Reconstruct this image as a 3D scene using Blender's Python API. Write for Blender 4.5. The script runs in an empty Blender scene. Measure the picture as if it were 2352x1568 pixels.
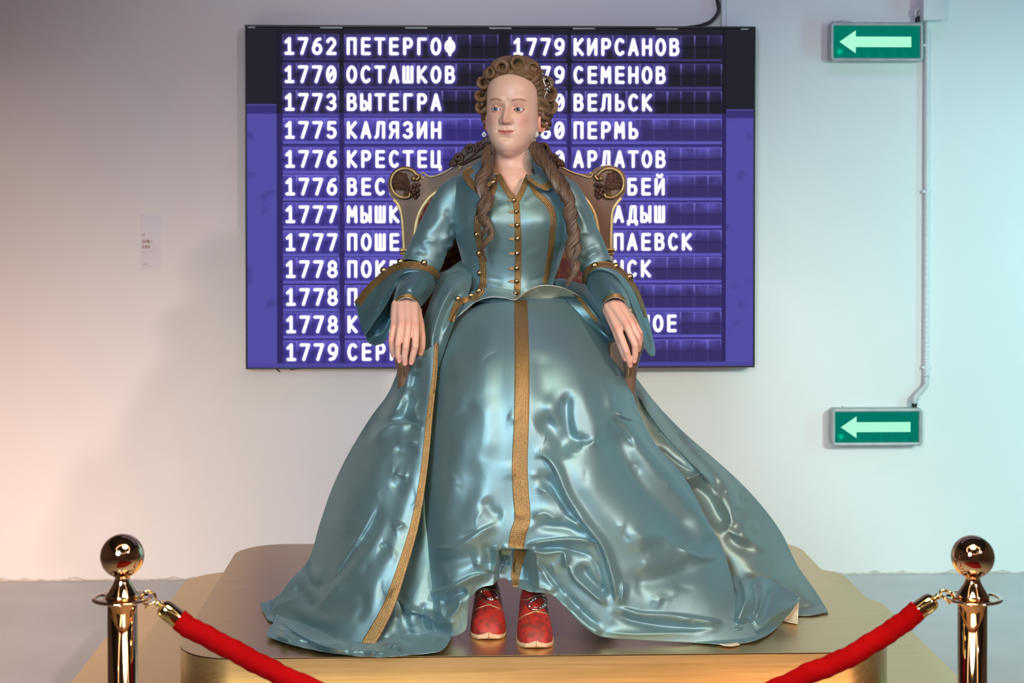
import bpy, bmesh, math, random
import numpy as np
from mathutils import Vector, Matrix
from mathutils.bvhtree import BVHTree
rad = math.radians
scene = bpy.context.scene
COL = scene.collection
random.seed(5); RNG = np.random.RandomState(7)

# ------------------------------------------------------------------ camera
FPX, HOR, PITCH, YAW, CAMZ = 3750.0, 440.0, rad(1.0), rad(2.0), 1.6
CXP, CYP = 1176.0, 440.0 + 3750.0 * math.tan(rad(1.0))
cam = bpy.data.cameras.new('camera'); camo = bpy.data.objects.new('camera', cam); COL.objects.link(camo)
camo.location = (0, 0, CAMZ); camo.rotation_euler = (rad(90) - PITCH, 0, -YAW)
cam.sensor_width = 36; cam.lens = FPX / 2352 * 36; cam.shift_y = -(784 - CYP) / 2352
cam.dof.use_dof = True; cam.dof.focus_distance = 4.45; cam.dof.aperture_fstop = 7.5
scene.camera = camo
# ------------------------------------------------------------------ view + world + lamps
scene.view_settings.view_transform = 'Standard'; scene.view_settings.look = 'None'
scene.view_settings.exposure = 0.0; scene.view_settings.gamma = 1.0
w = bpy.data.worlds.new('world'); scene.world = w; w.use_nodes = True
w.node_tree.nodes['Background'].inputs[0].default_value = (.62, .60, .70, 1)
w.node_tree.nodes['Background'].inputs[1].default_value = .10
def area(name, loc, target, size, power, color, size_y=None, spread=None):
    l = bpy.data.lights.new(name, 'AREA'); l.energy = power; l.color = color; l.size = size
    l.shape = 'DISK'
    if size_y: l.shape = 'RECTANGLE'; l.size_y = size_y
    if spread: l.spread = rad(spread)
    o = bpy.data.objects.new(name, l); COL.objects.link(o); o.location = loc
    o.rotation_euler = (Vector(target) - Vector(loc)).to_track_quat('-Z', 'Y').to_euler()
    return o
def spot(name, loc, target, size, blend, power, color, radius):
    l = bpy.data.lights.new(name, 'SPOT'); l.energy = power; l.color = color; l.spot_size = rad(size); l.spot_blend = blend; l.shadow_soft_size = radius
    o = bpy.data.objects.new(name, l); COL.objects.link(o); o.location = loc
    o.rotation_euler = (Vector(target) - Vector(loc)).to_track_quat('-Z', 'Y').to_euler(); return o
spot('key_spot', (2.9, -.5, 3.45), (-.3, 5.2, .35), 46, 1.0, 920, (1.0, .75, .70), .15)
area('front_fill', (-1.1, .1, 2.3), (.1, 4.6, .85), 1.1, 17, (.66, .85, 1.0), spread=54)  # added fill to brighten the gown from the front; no real lamp there
area('purple_wash', (1.0, 5.1, 3.7), (1.0, 6.7, 1.8), 4.2, 17, (.62, .52, 1.0), .5)
area('warm_wall_lamp', (-2.6, 4.5, .45), (-1.55, 6.75, .12), .5, 12, (1.0, .68, .54), spread=95)
area('cyan_wall_lamp', (3.7, 5.5, 1.5), (2.5, 6.75, 1.4), .35, 18, (.16, .85, 1.0), 1.6)
spot('mint_wall_spot', (3.4, 2.5, 2.2), (2.3, 6.75, .75), 54, 1.0, 440, (.70, 1.0, .90), .2)
area('floor_fill', (.5, 1.6, 3.6), (.3, 3.3, 0), 1.4, 32, (1.0, .90, .52), spread=90)  # added fill from above for the front floor and podium; no real lamp

# ------------------------------------------------------------------ pixel helpers (design lines are read at their own depth)
cp, sp, cyw, syw = math.cos(PITCH), math.sin(PITCH), math.cos(YAW), math.sin(YAW)
def ray(px, py):
    x = (np.asarray(px, float) - CXP) / FPX; z = -(np.asarray(py, float) - CYP) / FPX
    y2 = cp + z * sp; z2 = -sp + z * cp
    return x * cyw + y2 * syw, -x * syw + y2 * cyw, z2
def P(px, py, Y):
    a, b, c = ray(px, py); t = np.asarray(Y, float) / b
    return np.stack([a * t, np.asarray(Y, float) + 0 * t, CAMZ + c * t], -1)
def PZ(px, py, z):
    a, b, c = ray(px, py); t = (z - CAMZ) / c
    return np.stack([a * t, b * t, CAMZ + c * t], -1)
def V(px, py, Y): return Vector([float(v) for v in P(px, py, Y)])
PODZ = .45
def yfloor(px, py, z=PODZ):
    a, b, c = ray(px, py); c = np.minimum(c, -1e-3)
    return b * (z - CAMZ) / c

# ------------------------------------------------------------------ materials
def s2l(c): return tuple(((v / 255) / 12.92 if v / 255 <= .04045 else ((v / 255 + .055) / 1.055) ** 2.4) for v in c)
def mat(name, base, rough=.5, metal=0.0, **k):
    m = bpy.data.materials.new(name); m.use_nodes = True; nt = m.node_tree; b = nt.nodes['Principled BSDF']
    b.inputs['Base Color'].default_value = (*base, 1); b.inputs['Roughness'].default_value = rough; b.inputs['Metallic'].default_value = metal
    for kk, v in k.items(): b.inputs[kk.replace('_', ' ')].default_value = v
    return m
def nd(m, t, **k):
    n = m.node_tree.nodes.new(t)
    for a, v in k.items():
        if a in n.inputs.keys(): n.inputs[a].default_value = v
        else: setattr(n, a, v)
    return n
def lk(m, a, ao, b, bi): m.node_tree.links.new(a.outputs[ao], b.inputs[bi])
def vary(m, c1, c2, scale=5, sx=(1, 1, 1), detail=4, bump=0, bscale=None, lo=.35, hi=.65, bdist=.002, rough=None):
    tc = nd(m, 'ShaderNodeTexCoord'); mp = nd(m, 'ShaderNodeMapping'); mp.inputs['Scale'].default_value = sx
    lk(m, tc, 'Object', mp, 'Vector'); n = nd(m, 'ShaderNodeTexNoise'); n.inputs['Scale'].default_value = scale; n.inputs['Detail'].default_value = detail
    lk(m, mp, 0, n, 'Vector'); r = nd(m, 'ShaderNodeValToRGB'); r.color_ramp.elements[0].color = (*c1, 1); r.color_ramp.elements[1].color = (*c2, 1)
    r.color_ramp.elements[0].position = lo; r.color_ramp.elements[1].position = hi
    lk(m, n, 'Fac', r, 'Fac'); b = m.node_tree.nodes['Principled BSDF']; lk(m, r, 0, b, 'Base Color')
    if rough:
        mr = nd(m, 'ShaderNodeMapRange'); mr.inputs[3].default_value = rough[0]; mr.inputs[4].default_value = rough[1]
        lk(m, n, 'Fac', mr, 0); lk(m, mr, 0, b, 'Roughness')
    if bump:
        n2 = nd(m, 'ShaderNodeTexNoise'); n2.inputs['Scale'].default_value = bscale or scale; n2.inputs['Detail'].default_value = 5
        lk(m, mp, 0, n2, 'Vector'); bu = nd(m, 'ShaderNodeBump'); bu.inputs['Strength'].default_value = bump; bu.inputs['Distance'].default_value = bdist
        lk(m, n2, 'Fac', bu, 'Height'); lk(m, bu, 0, b, 'Normal')
    return m
M = {}
M['wall'] = vary(mat('wall_paint', (.80, .79, .78), .75), (.79, .78, .77), (.82, .81, .80), 1.2, bump=.12, bscale=90, bdist=.001)
M['floor'] = vary(mat('floor_epoxy', (.52, .51, .51), .42), (.50, .495, .495), (.56, .55, .55), 3, bump=.05, bscale=40)
M['dark_wall'] = vary(mat('dark_paint', (.05, .05, .055), .8), (.045, .045, .05), (.06, .06, .066), 2)
M['brass'] = vary(mat('brushed_brass', (.80, .56, .28), .34, 1.0), (.70, .48, .23), (.83, .59, .31), 3.0, (1.2, 60, 60), 6, bump=.10, bscale=7, lo=.3, hi=.7, bdist=.0006, rough=(.30, .40))
M['podium_edge'] = vary(mat('podium_edge_seam', (.10, .08, .07), .5, .6), (.08, .07, .06), (.12, .10, .08), 9)
SAT = (.190, .305, .335)
def satin(name, c, rough=.56):
    m = mat(name, c, rough, .78)
    vary(m, tuple(v * .93 for v in c), tuple(v * 1.07 for v in c), 2.2, bump=.05, bscale=700, bdist=.0004)
    b = m.node_tree.nodes['Principled BSDF']; b.inputs['Sheen Weight'].default_value = .12; b.inputs['Sheen Tint'].default_value = (.6, .85, .9, 1)
    return m
M['satin'] = satin('teal_satin', SAT)
M['satin_train'] = satin('grey_green_satin', (.24, .32, .31), .58)
M['satin_inner'] = satin('teal_satin_shaded', (.13, .24, .28), .46)  # darker copy of the teal satin; shade inside the cuffs put into the colour
M['cream'] = vary(mat('cream_lining', (.62, .54, .38), .5), (.56, .50, .35), (.66, .58, .42), 30, bump=.1, bscale=200)
M['cream_edge'] = vary(mat('hem_edging', (.45, .45, .42), .6), (.36, .37, .35), (.5, .5, .47), 60)
def braid():
    m = mat('gold_braid', (.35, .22, .08), .45, .65)
    tc = nd(m, 'ShaderNodeTexCoord'); v = nd(m, 'ShaderNodeTexVoronoi'); v.inputs['Scale'].default_value = 620
    lk(m, tc, 'Object', v, 'Vector'); r = nd(m, 'ShaderNodeValToRGB'); e = r.color_ramp.elements
    e[0].position = 0; e[0].color = (.52, .35, .14, 1); e[1].position = .8; e[1].color = (.16, .09, .035, 1)
    e2 = e.new(.35); e2.color = (.34, .20, .075, 1)
    lk(m, v, 'Distance', r, 'Fac'); b = m.node_tree.nodes['Principled BSDF']; lk(m, r, 0, b, 'Base Color')
    bu = nd(m, 'ShaderNodeBump'); bu.inputs['Strength'].default_value = .6; bu.inputs['Distance'].default_value = .0010; bu.invert = True
    lk(m, v, 'Distance', bu, 'Height'); lk(m, bu, 0, b, 'Normal'); return m
M['braid'] = braid()
M['button'] = vary(mat('antique_brass_button', (.30, .20, .10), .27, 1), (.24, .16, .08), (.35, .24, .13), 60)
M['wood'] = vary(mat('carved_walnut', (.15, .075, .042), .5), (.125, .062, .036), (.19, .100, .060), 12, (1, 1, .25), bump=.25, bscale=60)
M['carving'] = vary(mat('carved_wood_gloss', (.07, .028, .015), .5), (.055, .022, .012), (.10, .042, .024), 25, bump=.1, bscale=60)
M['gilt'] = vary(mat('gilt_paint', (.62, .45, .20), .42, .35), (.52, .37, .16), (.72, .55, .28), 25, bump=.15, bscale=80)
M['gilt_dark'] = vary(mat('antiqued_gilt', (.28, .17, .07), .32, .7), (.20, .12, .05), (.40, .26, .11), 25, bump=.15, bscale=80)
def brocade(name, a, b2, sc):
    m = mat(name, a, .6); tc = nd(m, 'ShaderNodeTexCoord'); v = nd(m, 'ShaderNodeTexVoronoi'); v.inputs['Scale'].default_value = sc; v.feature = 'SMOOTH_F1'
    n = nd(m, 'ShaderNodeTexNoise'); n.inputs['Scale'].default_value = sc * 1.6; n.inputs['Detail'].default_value = 6
    lk(m, tc, 'Object', v, 'Vector'); lk(m, tc, 'Object', n, 'Vector')
    ad = nd(m, 'ShaderNodeMath', operation='MULTIPLY'); lk(m, v, 'Distance', ad, 0); lk(m, n, 'Fac', ad, 1)
    r = nd(m, 'ShaderNodeValToRGB'); r.color_ramp.elements[0].position = .18; r.color_ramp.elements[1].position = .32
    r.color_ramp.elements[0].color = (*a, 1); r.color_ramp.elements[1].color = (*b2, 1)
    lk(m, ad, 0, r, 'Fac'); b = m.node_tree.nodes['Principled BSDF']; lk(m, r, 0, b, 'Base Color')
    bu = nd(m, 'ShaderNodeBump'); bu.inputs['Strength'].default_value = .4; bu.inputs['Distance'].default_value = .001
    lk(m, n, 'Fac', bu, 'Height'); lk(m, bu, 0, b, 'Normal'); return m
M['red_brocade'] = brocade('red_brocade', (.10, .006, .008), (.20, .10, .03), 45)
M['shoe'] = brocade('red_shoe_brocade', (.36, .016, .010), (.17, .018, .013), 60)
M['shoe_sole'] = vary(mat('shoe_sole_leather', (.55, .36, .22), .6), (.48, .30, .18), (.60, .42, .27), 40)
M['cord'] = vary(mat('gold_cord', (.65, .48, .25), .35, .8), (.5, .35, .16), (.75, .58, .33), 300, bump=.6, bscale=500)
M['silver'] = vary(mat('silver_paste', (.7, .7, .7), .15, 1), (.55, .55, .55), (.85, .85, .85), 200)
M['gem'] = mat('paste_gem', (.95, .95, 1), .04, 0, IOR=2.0, Specular_IOR_Level=.9)
vary(M['gem'], (.8, .8, .84), (.95, .95, 1), 100)
M['mirror_gold'] = vary(mat('polished_rose_gold', (.80, .52, .33), .06, 1), (.80, .53, .34), (.84, .57, .38), 3)
M['mirror_brass'] = vary(mat('polished_brass', (.86, .66, .32), .06, 1), (.84, .64, .30), (.90, .70, .36), 3)
M['velvet'] = vary(mat('red_velvet', (.25, .002, .003), .85), (.22, .001, .002), (.29, .002, .003), 14, bump=.25, bscale=120, bdist=.003)
_b = M['velvet'].node_tree.nodes['Principled BSDF']; _b.inputs['Sheen Weight'].default_value = .03; _b.inputs['Sheen Tint'].default_value = (1, .25, .2, 1); _b.inputs['Specular IOR Level'].default_value = .02
M['carpet'] = vary(mat('red_carpet', (.32, .01, .01), .9), (.28, .008, .008), (.36, .014, .012), 60, bump=.4, bscale=300)
M['black'] = vary(mat('black_plastic', (.012, .012, .014), .4), (.010, .010, .012), (.016, .016, .018), 20)
M['alu'] = vary(mat('sign_aluminium', (.42, .45, .45), .45, .3), (.38, .41, .41), (.46, .49, .49), 20)
M['white_plastic'] = vary(mat('white_plastic', (.72, .73, .74), .5), (.70, .71, .72), (.76, .77, .78), 8)
M['sticker'] = vary(mat('clear_sticker_film', (.76, .74, .78), .35), (.75, .73, .77), (.78, .76, .80), 8)
M['tan_print'] = vary(mat('tan_print', (.50, .32, .22), .7), (.47, .30, .20), (.53, .35, .25), 30)
M['pale_print'] = vary(mat('pale_print', (.66, .58, .56), .7), (.64, .56, .54), (.68, .60, .58), 30)
def emit(name, c, s=1.0, vc=None):
    m = bpy.data.materials.new(name); m.use_nodes = True; nt = m.node_tree; nt.nodes.clear()
    e = nt.nodes.new('ShaderNodeEmission'); o = nt.nodes.new('ShaderNodeOutputMaterial'); nt.links.new(e.outputs[0], o.inputs[0])
    e.inputs[0].default_value = (*c, 1); e.inputs[1].default_value = s
    if vc:
        a = nt.nodes.new('ShaderNodeVertexColor'); a.layer_name = vc; nt.links.new(a.outputs[0], e.inputs[0])
    return m
M['led_white'] = emit('led_white', (.96, .97, 1.0), 1.05)
M['led_image'] = emit('led_image', (.1, .1, .3), 1.0, 'led')
M['arrow_light'] = emit('arrow_light', (.42, 1.0, .70), .98)
M['ring_glow'] = emit('ring_glow', (1.0, .72, .45), 4)
M['spot_glow'] = emit('spot_glow', (1.0, .95, .88), 25)
def skin(name):
    m = mat(name, (.7, .4, .3), .42, Subsurface_Weight=.12, Subsurface_Scale=.01)
    b = m.node_tree.nodes['Principled BSDF']; b.inputs['Subsurface Radius'].default_value = (1, .35, .2)
    a = nd(m, 'ShaderNodeVertexColor'); a.layer_name = 'paint'
    n = nd(m, 'ShaderNodeTexNoise'); n.inputs['Scale'].default_value = 160; n.inputs['Detail'].default_value = 4
    tc = nd(m, 'ShaderNodeTexCoord'); lk(m, tc, 'Object', n, 'Vector')
    mx = nd(m, 'ShaderNodeMix', data_type='RGBA', blend_type='MULTIPLY'); mx.inputs[0].default_value = .10
    lk(m, a, 0, mx, 6); lk(m, n, 'Color', mx, 7); lk(m, mx, 2, b, 'Base Color')
    bu = nd(m, 'ShaderNodeBump'); bu.inputs['Strength'].default_value = .12; bu.inputs['Distance'].default_value = .0006
    lk(m, n, 'Fac', bu, 'Height'); lk(m, bu, 0, b, 'Normal'); return m
M['skin'] = skin('wax_skin')
def hairm(name, c1, c2):
    m = mat(name, c1, .40, 0); b = m.node_tree.nodes['Principled BSDF']; b.inputs['Specular IOR Level'].default_value = .5
    uv = nd(m, 'ShaderNodeUVMap'); uv.uv_map = 'strand'; mp = nd(m, 'ShaderNodeMapping'); mp.inputs['Scale'].default_value = (70, 2.2, 1); lk(m, uv, 0, mp, 'Vector')
    n = nd(m, 'ShaderNodeTexNoise'); n.inputs['Scale'].default_value = 1; n.inputs['Detail'].default_value = 6; n.inputs['Roughness'].default_value = .7; lk(m, mp, 0, n, 'Vector')
    r = nd(m, 'ShaderNodeValToRGB'); r.color_ramp.elements[0].color = (*[v * .55 for v in c1], 1); r.color_ramp.elements[1].color = (*c2, 1); r.color_ramp.elements[0].position = .32; r.color_ramp.elements[1].position = .72
    lk(m, n, 'Fac', r, 'Fac'); lk(m, r, 0, b, 'Base Color')
    bu = nd(m, 'ShaderNodeBump'); bu.inputs['Strength'].default_value = .55; bu.inputs['Distance'].default_value = .0015; lk(m, n, 'Fac', bu, 'Height'); lk(m, bu, 0, b, 'Normal')
    return m
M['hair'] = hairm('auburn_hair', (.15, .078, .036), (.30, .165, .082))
M['hair_dark'] = hairm('auburn_hair_shade', (.085, .045, .026), (.175, .098, .058))  # ringlet copies of the hair, darkened in colour to offset direct light
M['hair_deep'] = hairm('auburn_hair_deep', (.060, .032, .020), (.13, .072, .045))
M['eye_white'] = vary(mat('eye_white', (.60, .58, .57), .12), (.56, .52, .51), (.63, .62, .61), 80)
M['iris'] = vary(mat('grey_blue_iris', (.07, .09, .11), .06), (.04, .055, .07), (.13, .16, .18), 900)
M['pupil'] = mat('pupil', (.004, .004, .004), .05)
vary(M['pupil'], (.003, .003, .003), (.006, .006, .006), 50)

# ------------------------------------------------------------------ mesh helpers
ROOTLOC = {}
def thing(name, label, cat, loc, group=None):
    o = bpy.data.objects.new(name, None); COL.objects.link(o); o.location = loc; o.empty_display_size = .05
    o['label'] = label; o['category'] = cat
    if group: o['group'] = group
    return o
def tag(o, label, cat, group=None):
    o['label'] = label; o['category'] = cat
    if group: o['group'] = group
    return o
def link(o, parent, label=None):
    COL.objects.link(o)
    if parent is not None:
        o.parent = parent
        d = Vector((0, 0, 0)); p = parent
        while p is not None: d += p.location; p = p.parent
        o.location = -d
    if label: o['label'] = label
    return o
def mobj(name, verts, faces, m, parent=None, smooth=True, label=None):
    me = bpy.data.meshes.new(name)
    v = np.asarray(verts, dtype=np.float64).reshape(-1, 3)
    me.from_pydata(v.tolist(), [], faces if isinstance(faces, list) else faces.tolist()); me.validate()
    ms = m if isinstance(m, (list, tuple)) else [m]
    for x in ms: me.materials.append(x)
    if smooth: me.polygons.foreach_set('use_smooth', [True] * len(me.polygons))
    me.update()
    return link(bpy.data.objects.new(name, me), parent, label)
def gridfaces(n, m, cu=False, cv=False, off=0, flip=False):
    i = np.arange(n if cu else n - 1)[:, None]; j = np.arange(m if cv else m - 1)[None, :]
    i2 = (i + 1) % n; j2 = (j + 1) % m
    f = np.stack([i * m + j + 0 * j, i2 * m + j, i2 * m + j2, i * m + j2 + 0 * i], -1).reshape(-1, 4) + off
    return f[:, ::-1] if flip else f
def strand_uv(o, n, k, rep_=1.0):
    me = o.data; uv = me.uv_layers.new(name='strand'); vi = np.empty(len(me.loops), int); me.loops.foreach_get('vertex_index', vi)
    i, j = vi // k, vi % k; j = j.astype(float); ji = j.reshape(-1, 4) if len(j) % 4 == 0 else None
    if ji is not None: w_ = (ji.max(1) - ji.min(1)) > k / 2; ji[w_] = np.where(ji[w_] < k / 2, ji[w_] + k, ji[w_]); j = ji.ravel()
    uv.data.foreach_set('uv', np.stack([j / k * rep_, i / n], 1).ravel())
def gridobj(name, G, m, parent=None, cu=False, cv=False, flip=False, label=None, smooth=True):
    if getattr(m, 'name', '').startswith('auburn'):
        n, k = G.shape[:2]; o = mobj(name, G.reshape(-1, 3), gridfaces(n, k, cu, cv, 0, flip).tolist(), m, parent, smooth, label)
        strand_uv(o, n, k, 4.0 if name == 'hair' else .55); return o
    n, k = G.shape[:2]
    return mobj(name, G.reshape(-1, 3), gridfaces(n, k, cu, cv, 0, flip).tolist(), m, parent, smooth, label)
class MB:
    def __init__(s): s.v = []; s.f = []; s.n = 0
    def add(s, v, f):
        v = np.asarray(v, float).reshape(-1, 3); s.v.append(v); s.f += [[a + s.n for a in q] for q in f]; s.n += len(v); return s
    def grid(s, G, cu=False, cv=False, flip=False):
        return s.add(G.reshape(-1, 3), gridfaces(G.shape[0], G.shape[1], cu, cv, 0, flip).tolist())
    def build(s, name, m, parent=None, smooth=True, label=None):
        return mobj(name, np.concatenate(s.v), s.f, m, parent, smooth, label)
def cr1(T, n):
    """Catmull-Rom resample along axis 0"""
    T = np.asarray(T, float); k = len(T)
    if k == 2:
        t = np.linspace(0, 1, n).reshape((-1,) + (1,) * (T.ndim - 1)); return T[0] * (1 - t) + T[1] * t
    E = np.concatenate([[2 * T[0] - T[1]], T, [2 * T[-1] - T[-2]]])
    u = np.linspace(0, k - 1, n); i = np.minimum(u.astype(int), k - 2); t = (u - i).reshape((-1,) + (1,) * (T.ndim - 1))
    a, b, c, d = E[i], E[i + 1], E[i + 2], E[i + 3]
    return .5 * (2 * b + (c - a) * t + (2 * a - 5 * b + 4 * c - d) * t ** 2 + (3 * b - a - 3 * c + d) * t ** 3)
def crgrid(T, n, m):
    G = cr1(np.asarray(T, float), n); return np.swapaxes(cr1(np.swapaxes(G, 0, 1), m), 0, 1)
def interp(x, xs, ys):
    """smooth 1-D table lookup"""
    xs = np.asarray(xs, float); ys = np.asarray(ys, float); x = np.asarray(x, float)
    if xs[0] > xs[-1]: xs = xs[::-1]; ys = ys[::-1]
    m = np.gradient(ys, xs); i = np.clip(np.searchsorted(xs, x) - 1, 0, len(xs) - 2)
    h = xs[i + 1] - xs[i]; t = np.clip((x - xs[i]) / h, 0, 1)
    return (2*t**3-3*t**2+1)*ys[i] + (t**3-2*t**2+t)*h*m[i] + (-2*t**3+3*t**2)*ys[i+1] + (t**3-t**2)*h*m[i+1]
def frames(p):
    p = np.asarray(p, float); t = np.gradient(p, axis=0); t /= np.linalg.norm(t, axis=1)[:, None] + 1e-12
    up = np.array([0, 0, 1.]) if abs(t[0, 2]) < .9 else np.array([0, 1., 0])
    n = np.cross(t[0], up); n /= np.linalg.norm(n); N = [n]
    for i in range(1, len(p)):
        v = N[-1] - t[i] * np.dot(N[-1], t[i]); v /= np.linalg.norm(v) + 1e-12; N.append(v)
    N = np.array(N); return t, N, np.cross(t, N)
def tubeG(path, r, sides=12, n=None, flute=0, nf=6, twist=0, flat=1.0, close=True):
    p = np.asarray(path, float)
    if n: p = cr1(p, n)
    k = len(p); r = np.asarray(r, float); r = np.full(k, float(r)) if r.ndim == 0 else cr1(r, k)
    t, N, B = frames(p); a = np.linspace(0, 2 * math.pi, sides, endpoint=False)
    tw = np.linspace(0, twist, k)[:, None]
    rr = r[:, None] * (1 + flute * np.abs(np.cos(nf * a[None] / 2)) - flute * .5 + 0 * tw)
    A = a[None] + tw
    G = p[:, None] + rr[..., None] * (np.cos(A)[..., None] * N[:, None] + flat * np.sin(A)[..., None] * B[:, None])
    if close:
        G = np.concatenate([np.repeat(p[:1, None] - t[0] * r[0] * .3, sides, 1), G, np.repeat(p[-1:, None] + t[-1] * r[-1] * .3, sides, 1)])
    return G
def tube(name, path, r, m, parent=None, sides=12, n=None, label=None, **k):
    return gridobj(name, tubeG(path, r, sides, n, **k), m, parent, cv=True, flip=True, label=label)
def lathe(profile, cx, cy, n=48):
    a = np.linspace(0, 2 * math.pi, n, endpoint=False)
    return np.array([[(cx + r * math.cos(t), cy + r * math.sin(t), z) for t in a] for r, z in profile])
def boxv(c, s):
    c = np.array(c); h = np.array(s) / 2
    v = [c + h * np.array(q) for q in ((-1,-1,-1),(1,-1,-1),(1,1,-1),(-1,1,-1),(-1,-1,1),(1,-1,1),(1,1,1),(-1,1,1))]
    return v, [[0,3,2,1],[4,5,6,7],[0,1,5,4],[1,2,6,5],[2,3,7,6],[3,0,4,7]]
def bevel(o, wd, seg=3):
    md = o.modifiers.new('bevel', 'BEVEL'); md.width = wd; md.segments = seg; md.limit_method = 'ANGLE'; md.angle_limit = rad(35); return o
def box(name, c, s, m, parent=None, bev=.003, label=None):
    v, f = boxv(c, s); o = mobj(name, v, f, m, parent, False, label)
    return bevel(o, bev) if bev else o
def sphereG(c, r, nu=16, nv=24, sc=(1, 1, 1)):
    a = np.linspace(0, math.pi, nu); b = np.linspace(0, 2 * math.pi, nv, endpoint=False)
    return np.array(c) + r * np.stack([np.sin(a)[:, None] * np.cos(b), np.sin(a)[:, None] * np.sin(b), np.cos(a)[:, None] + 0 * b], -1) * np.array(sc)
def prism(name, pts2, Y0, Y1, m, parent=None, bev=.003, label=None):
    """polygon read in the front view, extruded from depth Y0 back to Y1"""
    a = P([p[0] for p in pts2], [p[1] for p in pts2], Y0); b = a.copy(); b[:, 1] = Y1
    n = len(pts2); f = [list(range(n)), list(range(2 * n - 1, n - 1, -1))] + [[(i + 1) % n, i, n + i, n + (i + 1) % n] for i in range(n)]
    o = mobj(name, np.concatenate([a, b]), f, m, parent, False, label)
    bm = bmesh.new(); bm.from_mesh(o.data); bmesh.ops.recalc_face_normals(bm, faces=bm.faces); bmesh.ops.triangulate(bm, faces=[q for q in bm.faces if len(q.verts) > 4]); bm.to_mesh(o.data); bm.free()
    return bevel(o, bev, 2) if bev else o

# ------------------------------------------------------------------ setting
WY = 6.75
def struct(o): o['kind'] = 'structure'; return o
struct(box('floor', (.2, 1.6, -.05), (9, 10.3, .1), M['floor'], bev=0))
struct(box('wall_back', (.2, WY + .05, 1.9), (9, .1, 3.9), M['wall'], bev=0))
struct(box('wall_left', (-4.35, 1.65, 1.9), (.1, 10.1, 3.9), M['dark_wall'], bev=0))
struct(box('wall_right', (4.75, 1.65, 1.9), (.1, 10.1, 3.9), M['dark_wall'], bev=0))
struct(box('wall_front', (.2, -3.45, 1.9), (9, .1, 3.9), M['dark_wall'], bev=0))
struct(box('ceiling', (.2, 1.6, 3.9), (9, 10.3, .1), M['dark_wall'], bev=0))
# chipped paint line where the wall meets the floor
xs = np.linspace(-2.4, 3.4, 500); hz = .003 + .011 * np.clip(np.sin(xs * 37 + 3 * np.sin(xs * 7)) * np.sin(xs * 11.3) + .25 * np.sin(xs * 91), 0, 1) + .004 * RNG.rand(500)
G = np.stack([np.stack([xs, xs * 0 + WY - .004, xs * 0 + .0005], -1), np.stack([xs, xs * 0 + WY - .004, hz], -1), np.stack([xs, xs * 0 + WY + .001, hz + .001], -1)])
M['plaster'] = vary(mat('chipped_plaster', (.62, .58, .5), .9), (.50, .45, .38), (.74, .70, .64), 25, bump=.5, bscale=80)
struct(gridobj('baseboard_back', G, M['plaster'], smooth=False))

# ------------------------------------------------------------------ podium
def rrect(x0, x1, y0, y1, r, n=14):
    pts = []
    for cx, cy, a0 in ((x1 - r, y0 + r, -90), (x1 - r, y1 - r, 0), (x0 + r, y1 - r, 90), (x0 + r, y0 + r, 180)):
        for k in range(n + 1):
            a = rad(a0 + 90 * k / n); pts.append((cx + r * math.cos(a), cy + r * math.sin(a)))
    return pts
pod = thing('podium', 'three-tiered brushed gold podium with rounded corners under the seated figure', 'podium', (.21, 4.7, 0))
M['room'] = vary(mat('room_paint', (.36, .27, .22), .8), (.33, .25, .20), (.39, .29, .24), 2)
for n_ in ('wall_left', 'wall_right', 'wall_front'): bpy.data.objects[n_].data.materials[0] = M['room']
for nm, (x0, x1, y0, y1, z0, z1, r) in (('upper_tier', (-.70, 1.115, 4.03, 5.335, .30, .45, .15)), ('middle_tier', (-.902, 1.317, 3.80, 5.60, .15, .30, .17)), ('lower_tier', (-1.135, 1.505, 3.58, 5.83, 0, .15, .19))):
    q = rrect(x0, x1, y0, y1, r); qi = rrect(x0 + .004, x1 - .004, y0 + .004, y1 - .004, r - .004); n = len(q)
    mb = MB(); vs = [(a, b, z0) for a, b in q] + [(a, b, z1 - .0035) for a, b in q]
    mb.add(vs, [[i, (i + 1) % n, n + (i + 1) % n, n + i] for i in range(n)])
    o = mb.build(nm, M['brass'], pod)
    mb = MB(); mb.add([(a, b, z1) for a, b in q] + [(a, b, z1 - .0012) for a, b in q], [list(range(n))] + [[n + i, n + (i + 1) % n, (i + 1) % n, i] for i in range(n)])
    mb.build('top_plate', M['brass'], o, smooth=False)
    mb = MB(); vs = [(a, b, z1 - .0036) for a, b in qi] + [(a, b, z1 - .0012) for a, b in qi]
    mb.add(vs, [[i, (i + 1) % n, n + (i + 1) % n, n + i] for i in range(n)]).build('seam', M['podium_edge'], o)

# ------------------------------------------------------------------ LED screen
SX0, SX1, SZ0, SZ1 = -.852, 1.233, .877, 2.277
def sxy(u, v):  # in-plane coordinates of the screen picture: u 569..1727 across, v 64..841 down
    return SX0 + (u - 569) / 1158 * (SX1 - SX0), SZ1 - (v - 64) / 777 * (SZ1 - SZ0)
led = thing('display_screen', 'large wall-mounted LED screen listing years and town names in white on violet', 'screen', ((SX0 + SX1) / 2, WY - .04, SZ0))
FY = WY - .075
box('housing', ((SX0 + SX1) / 2, WY - .035, (SZ0 + SZ1) / 2), (SX1 - SX0 - .02, .068, SZ1 - SZ0 - .02), M['black'], led, .004)
mb = MB()
for c, s in ((((SX0 + SX1) / 2, FY + .02, SZ1 - .004), (SX1 - SX0, .05, .008)), (((SX0 + SX1) / 2, FY + .02, SZ0 + .003), (SX1 - SX0, .05, .006)),
             ((SX0 + .003, FY + .02, (SZ0 + SZ1) / 2), (.006, .05, SZ1 - SZ0 - .016)), ((SX1 - .003, FY + .02, (SZ0 + SZ1) / 2), (.006, .05, SZ1 - SZ0 - .016))):
    mb.add(*boxv(c, s))
mb.build('bezel', M['black'], led, False)
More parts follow.
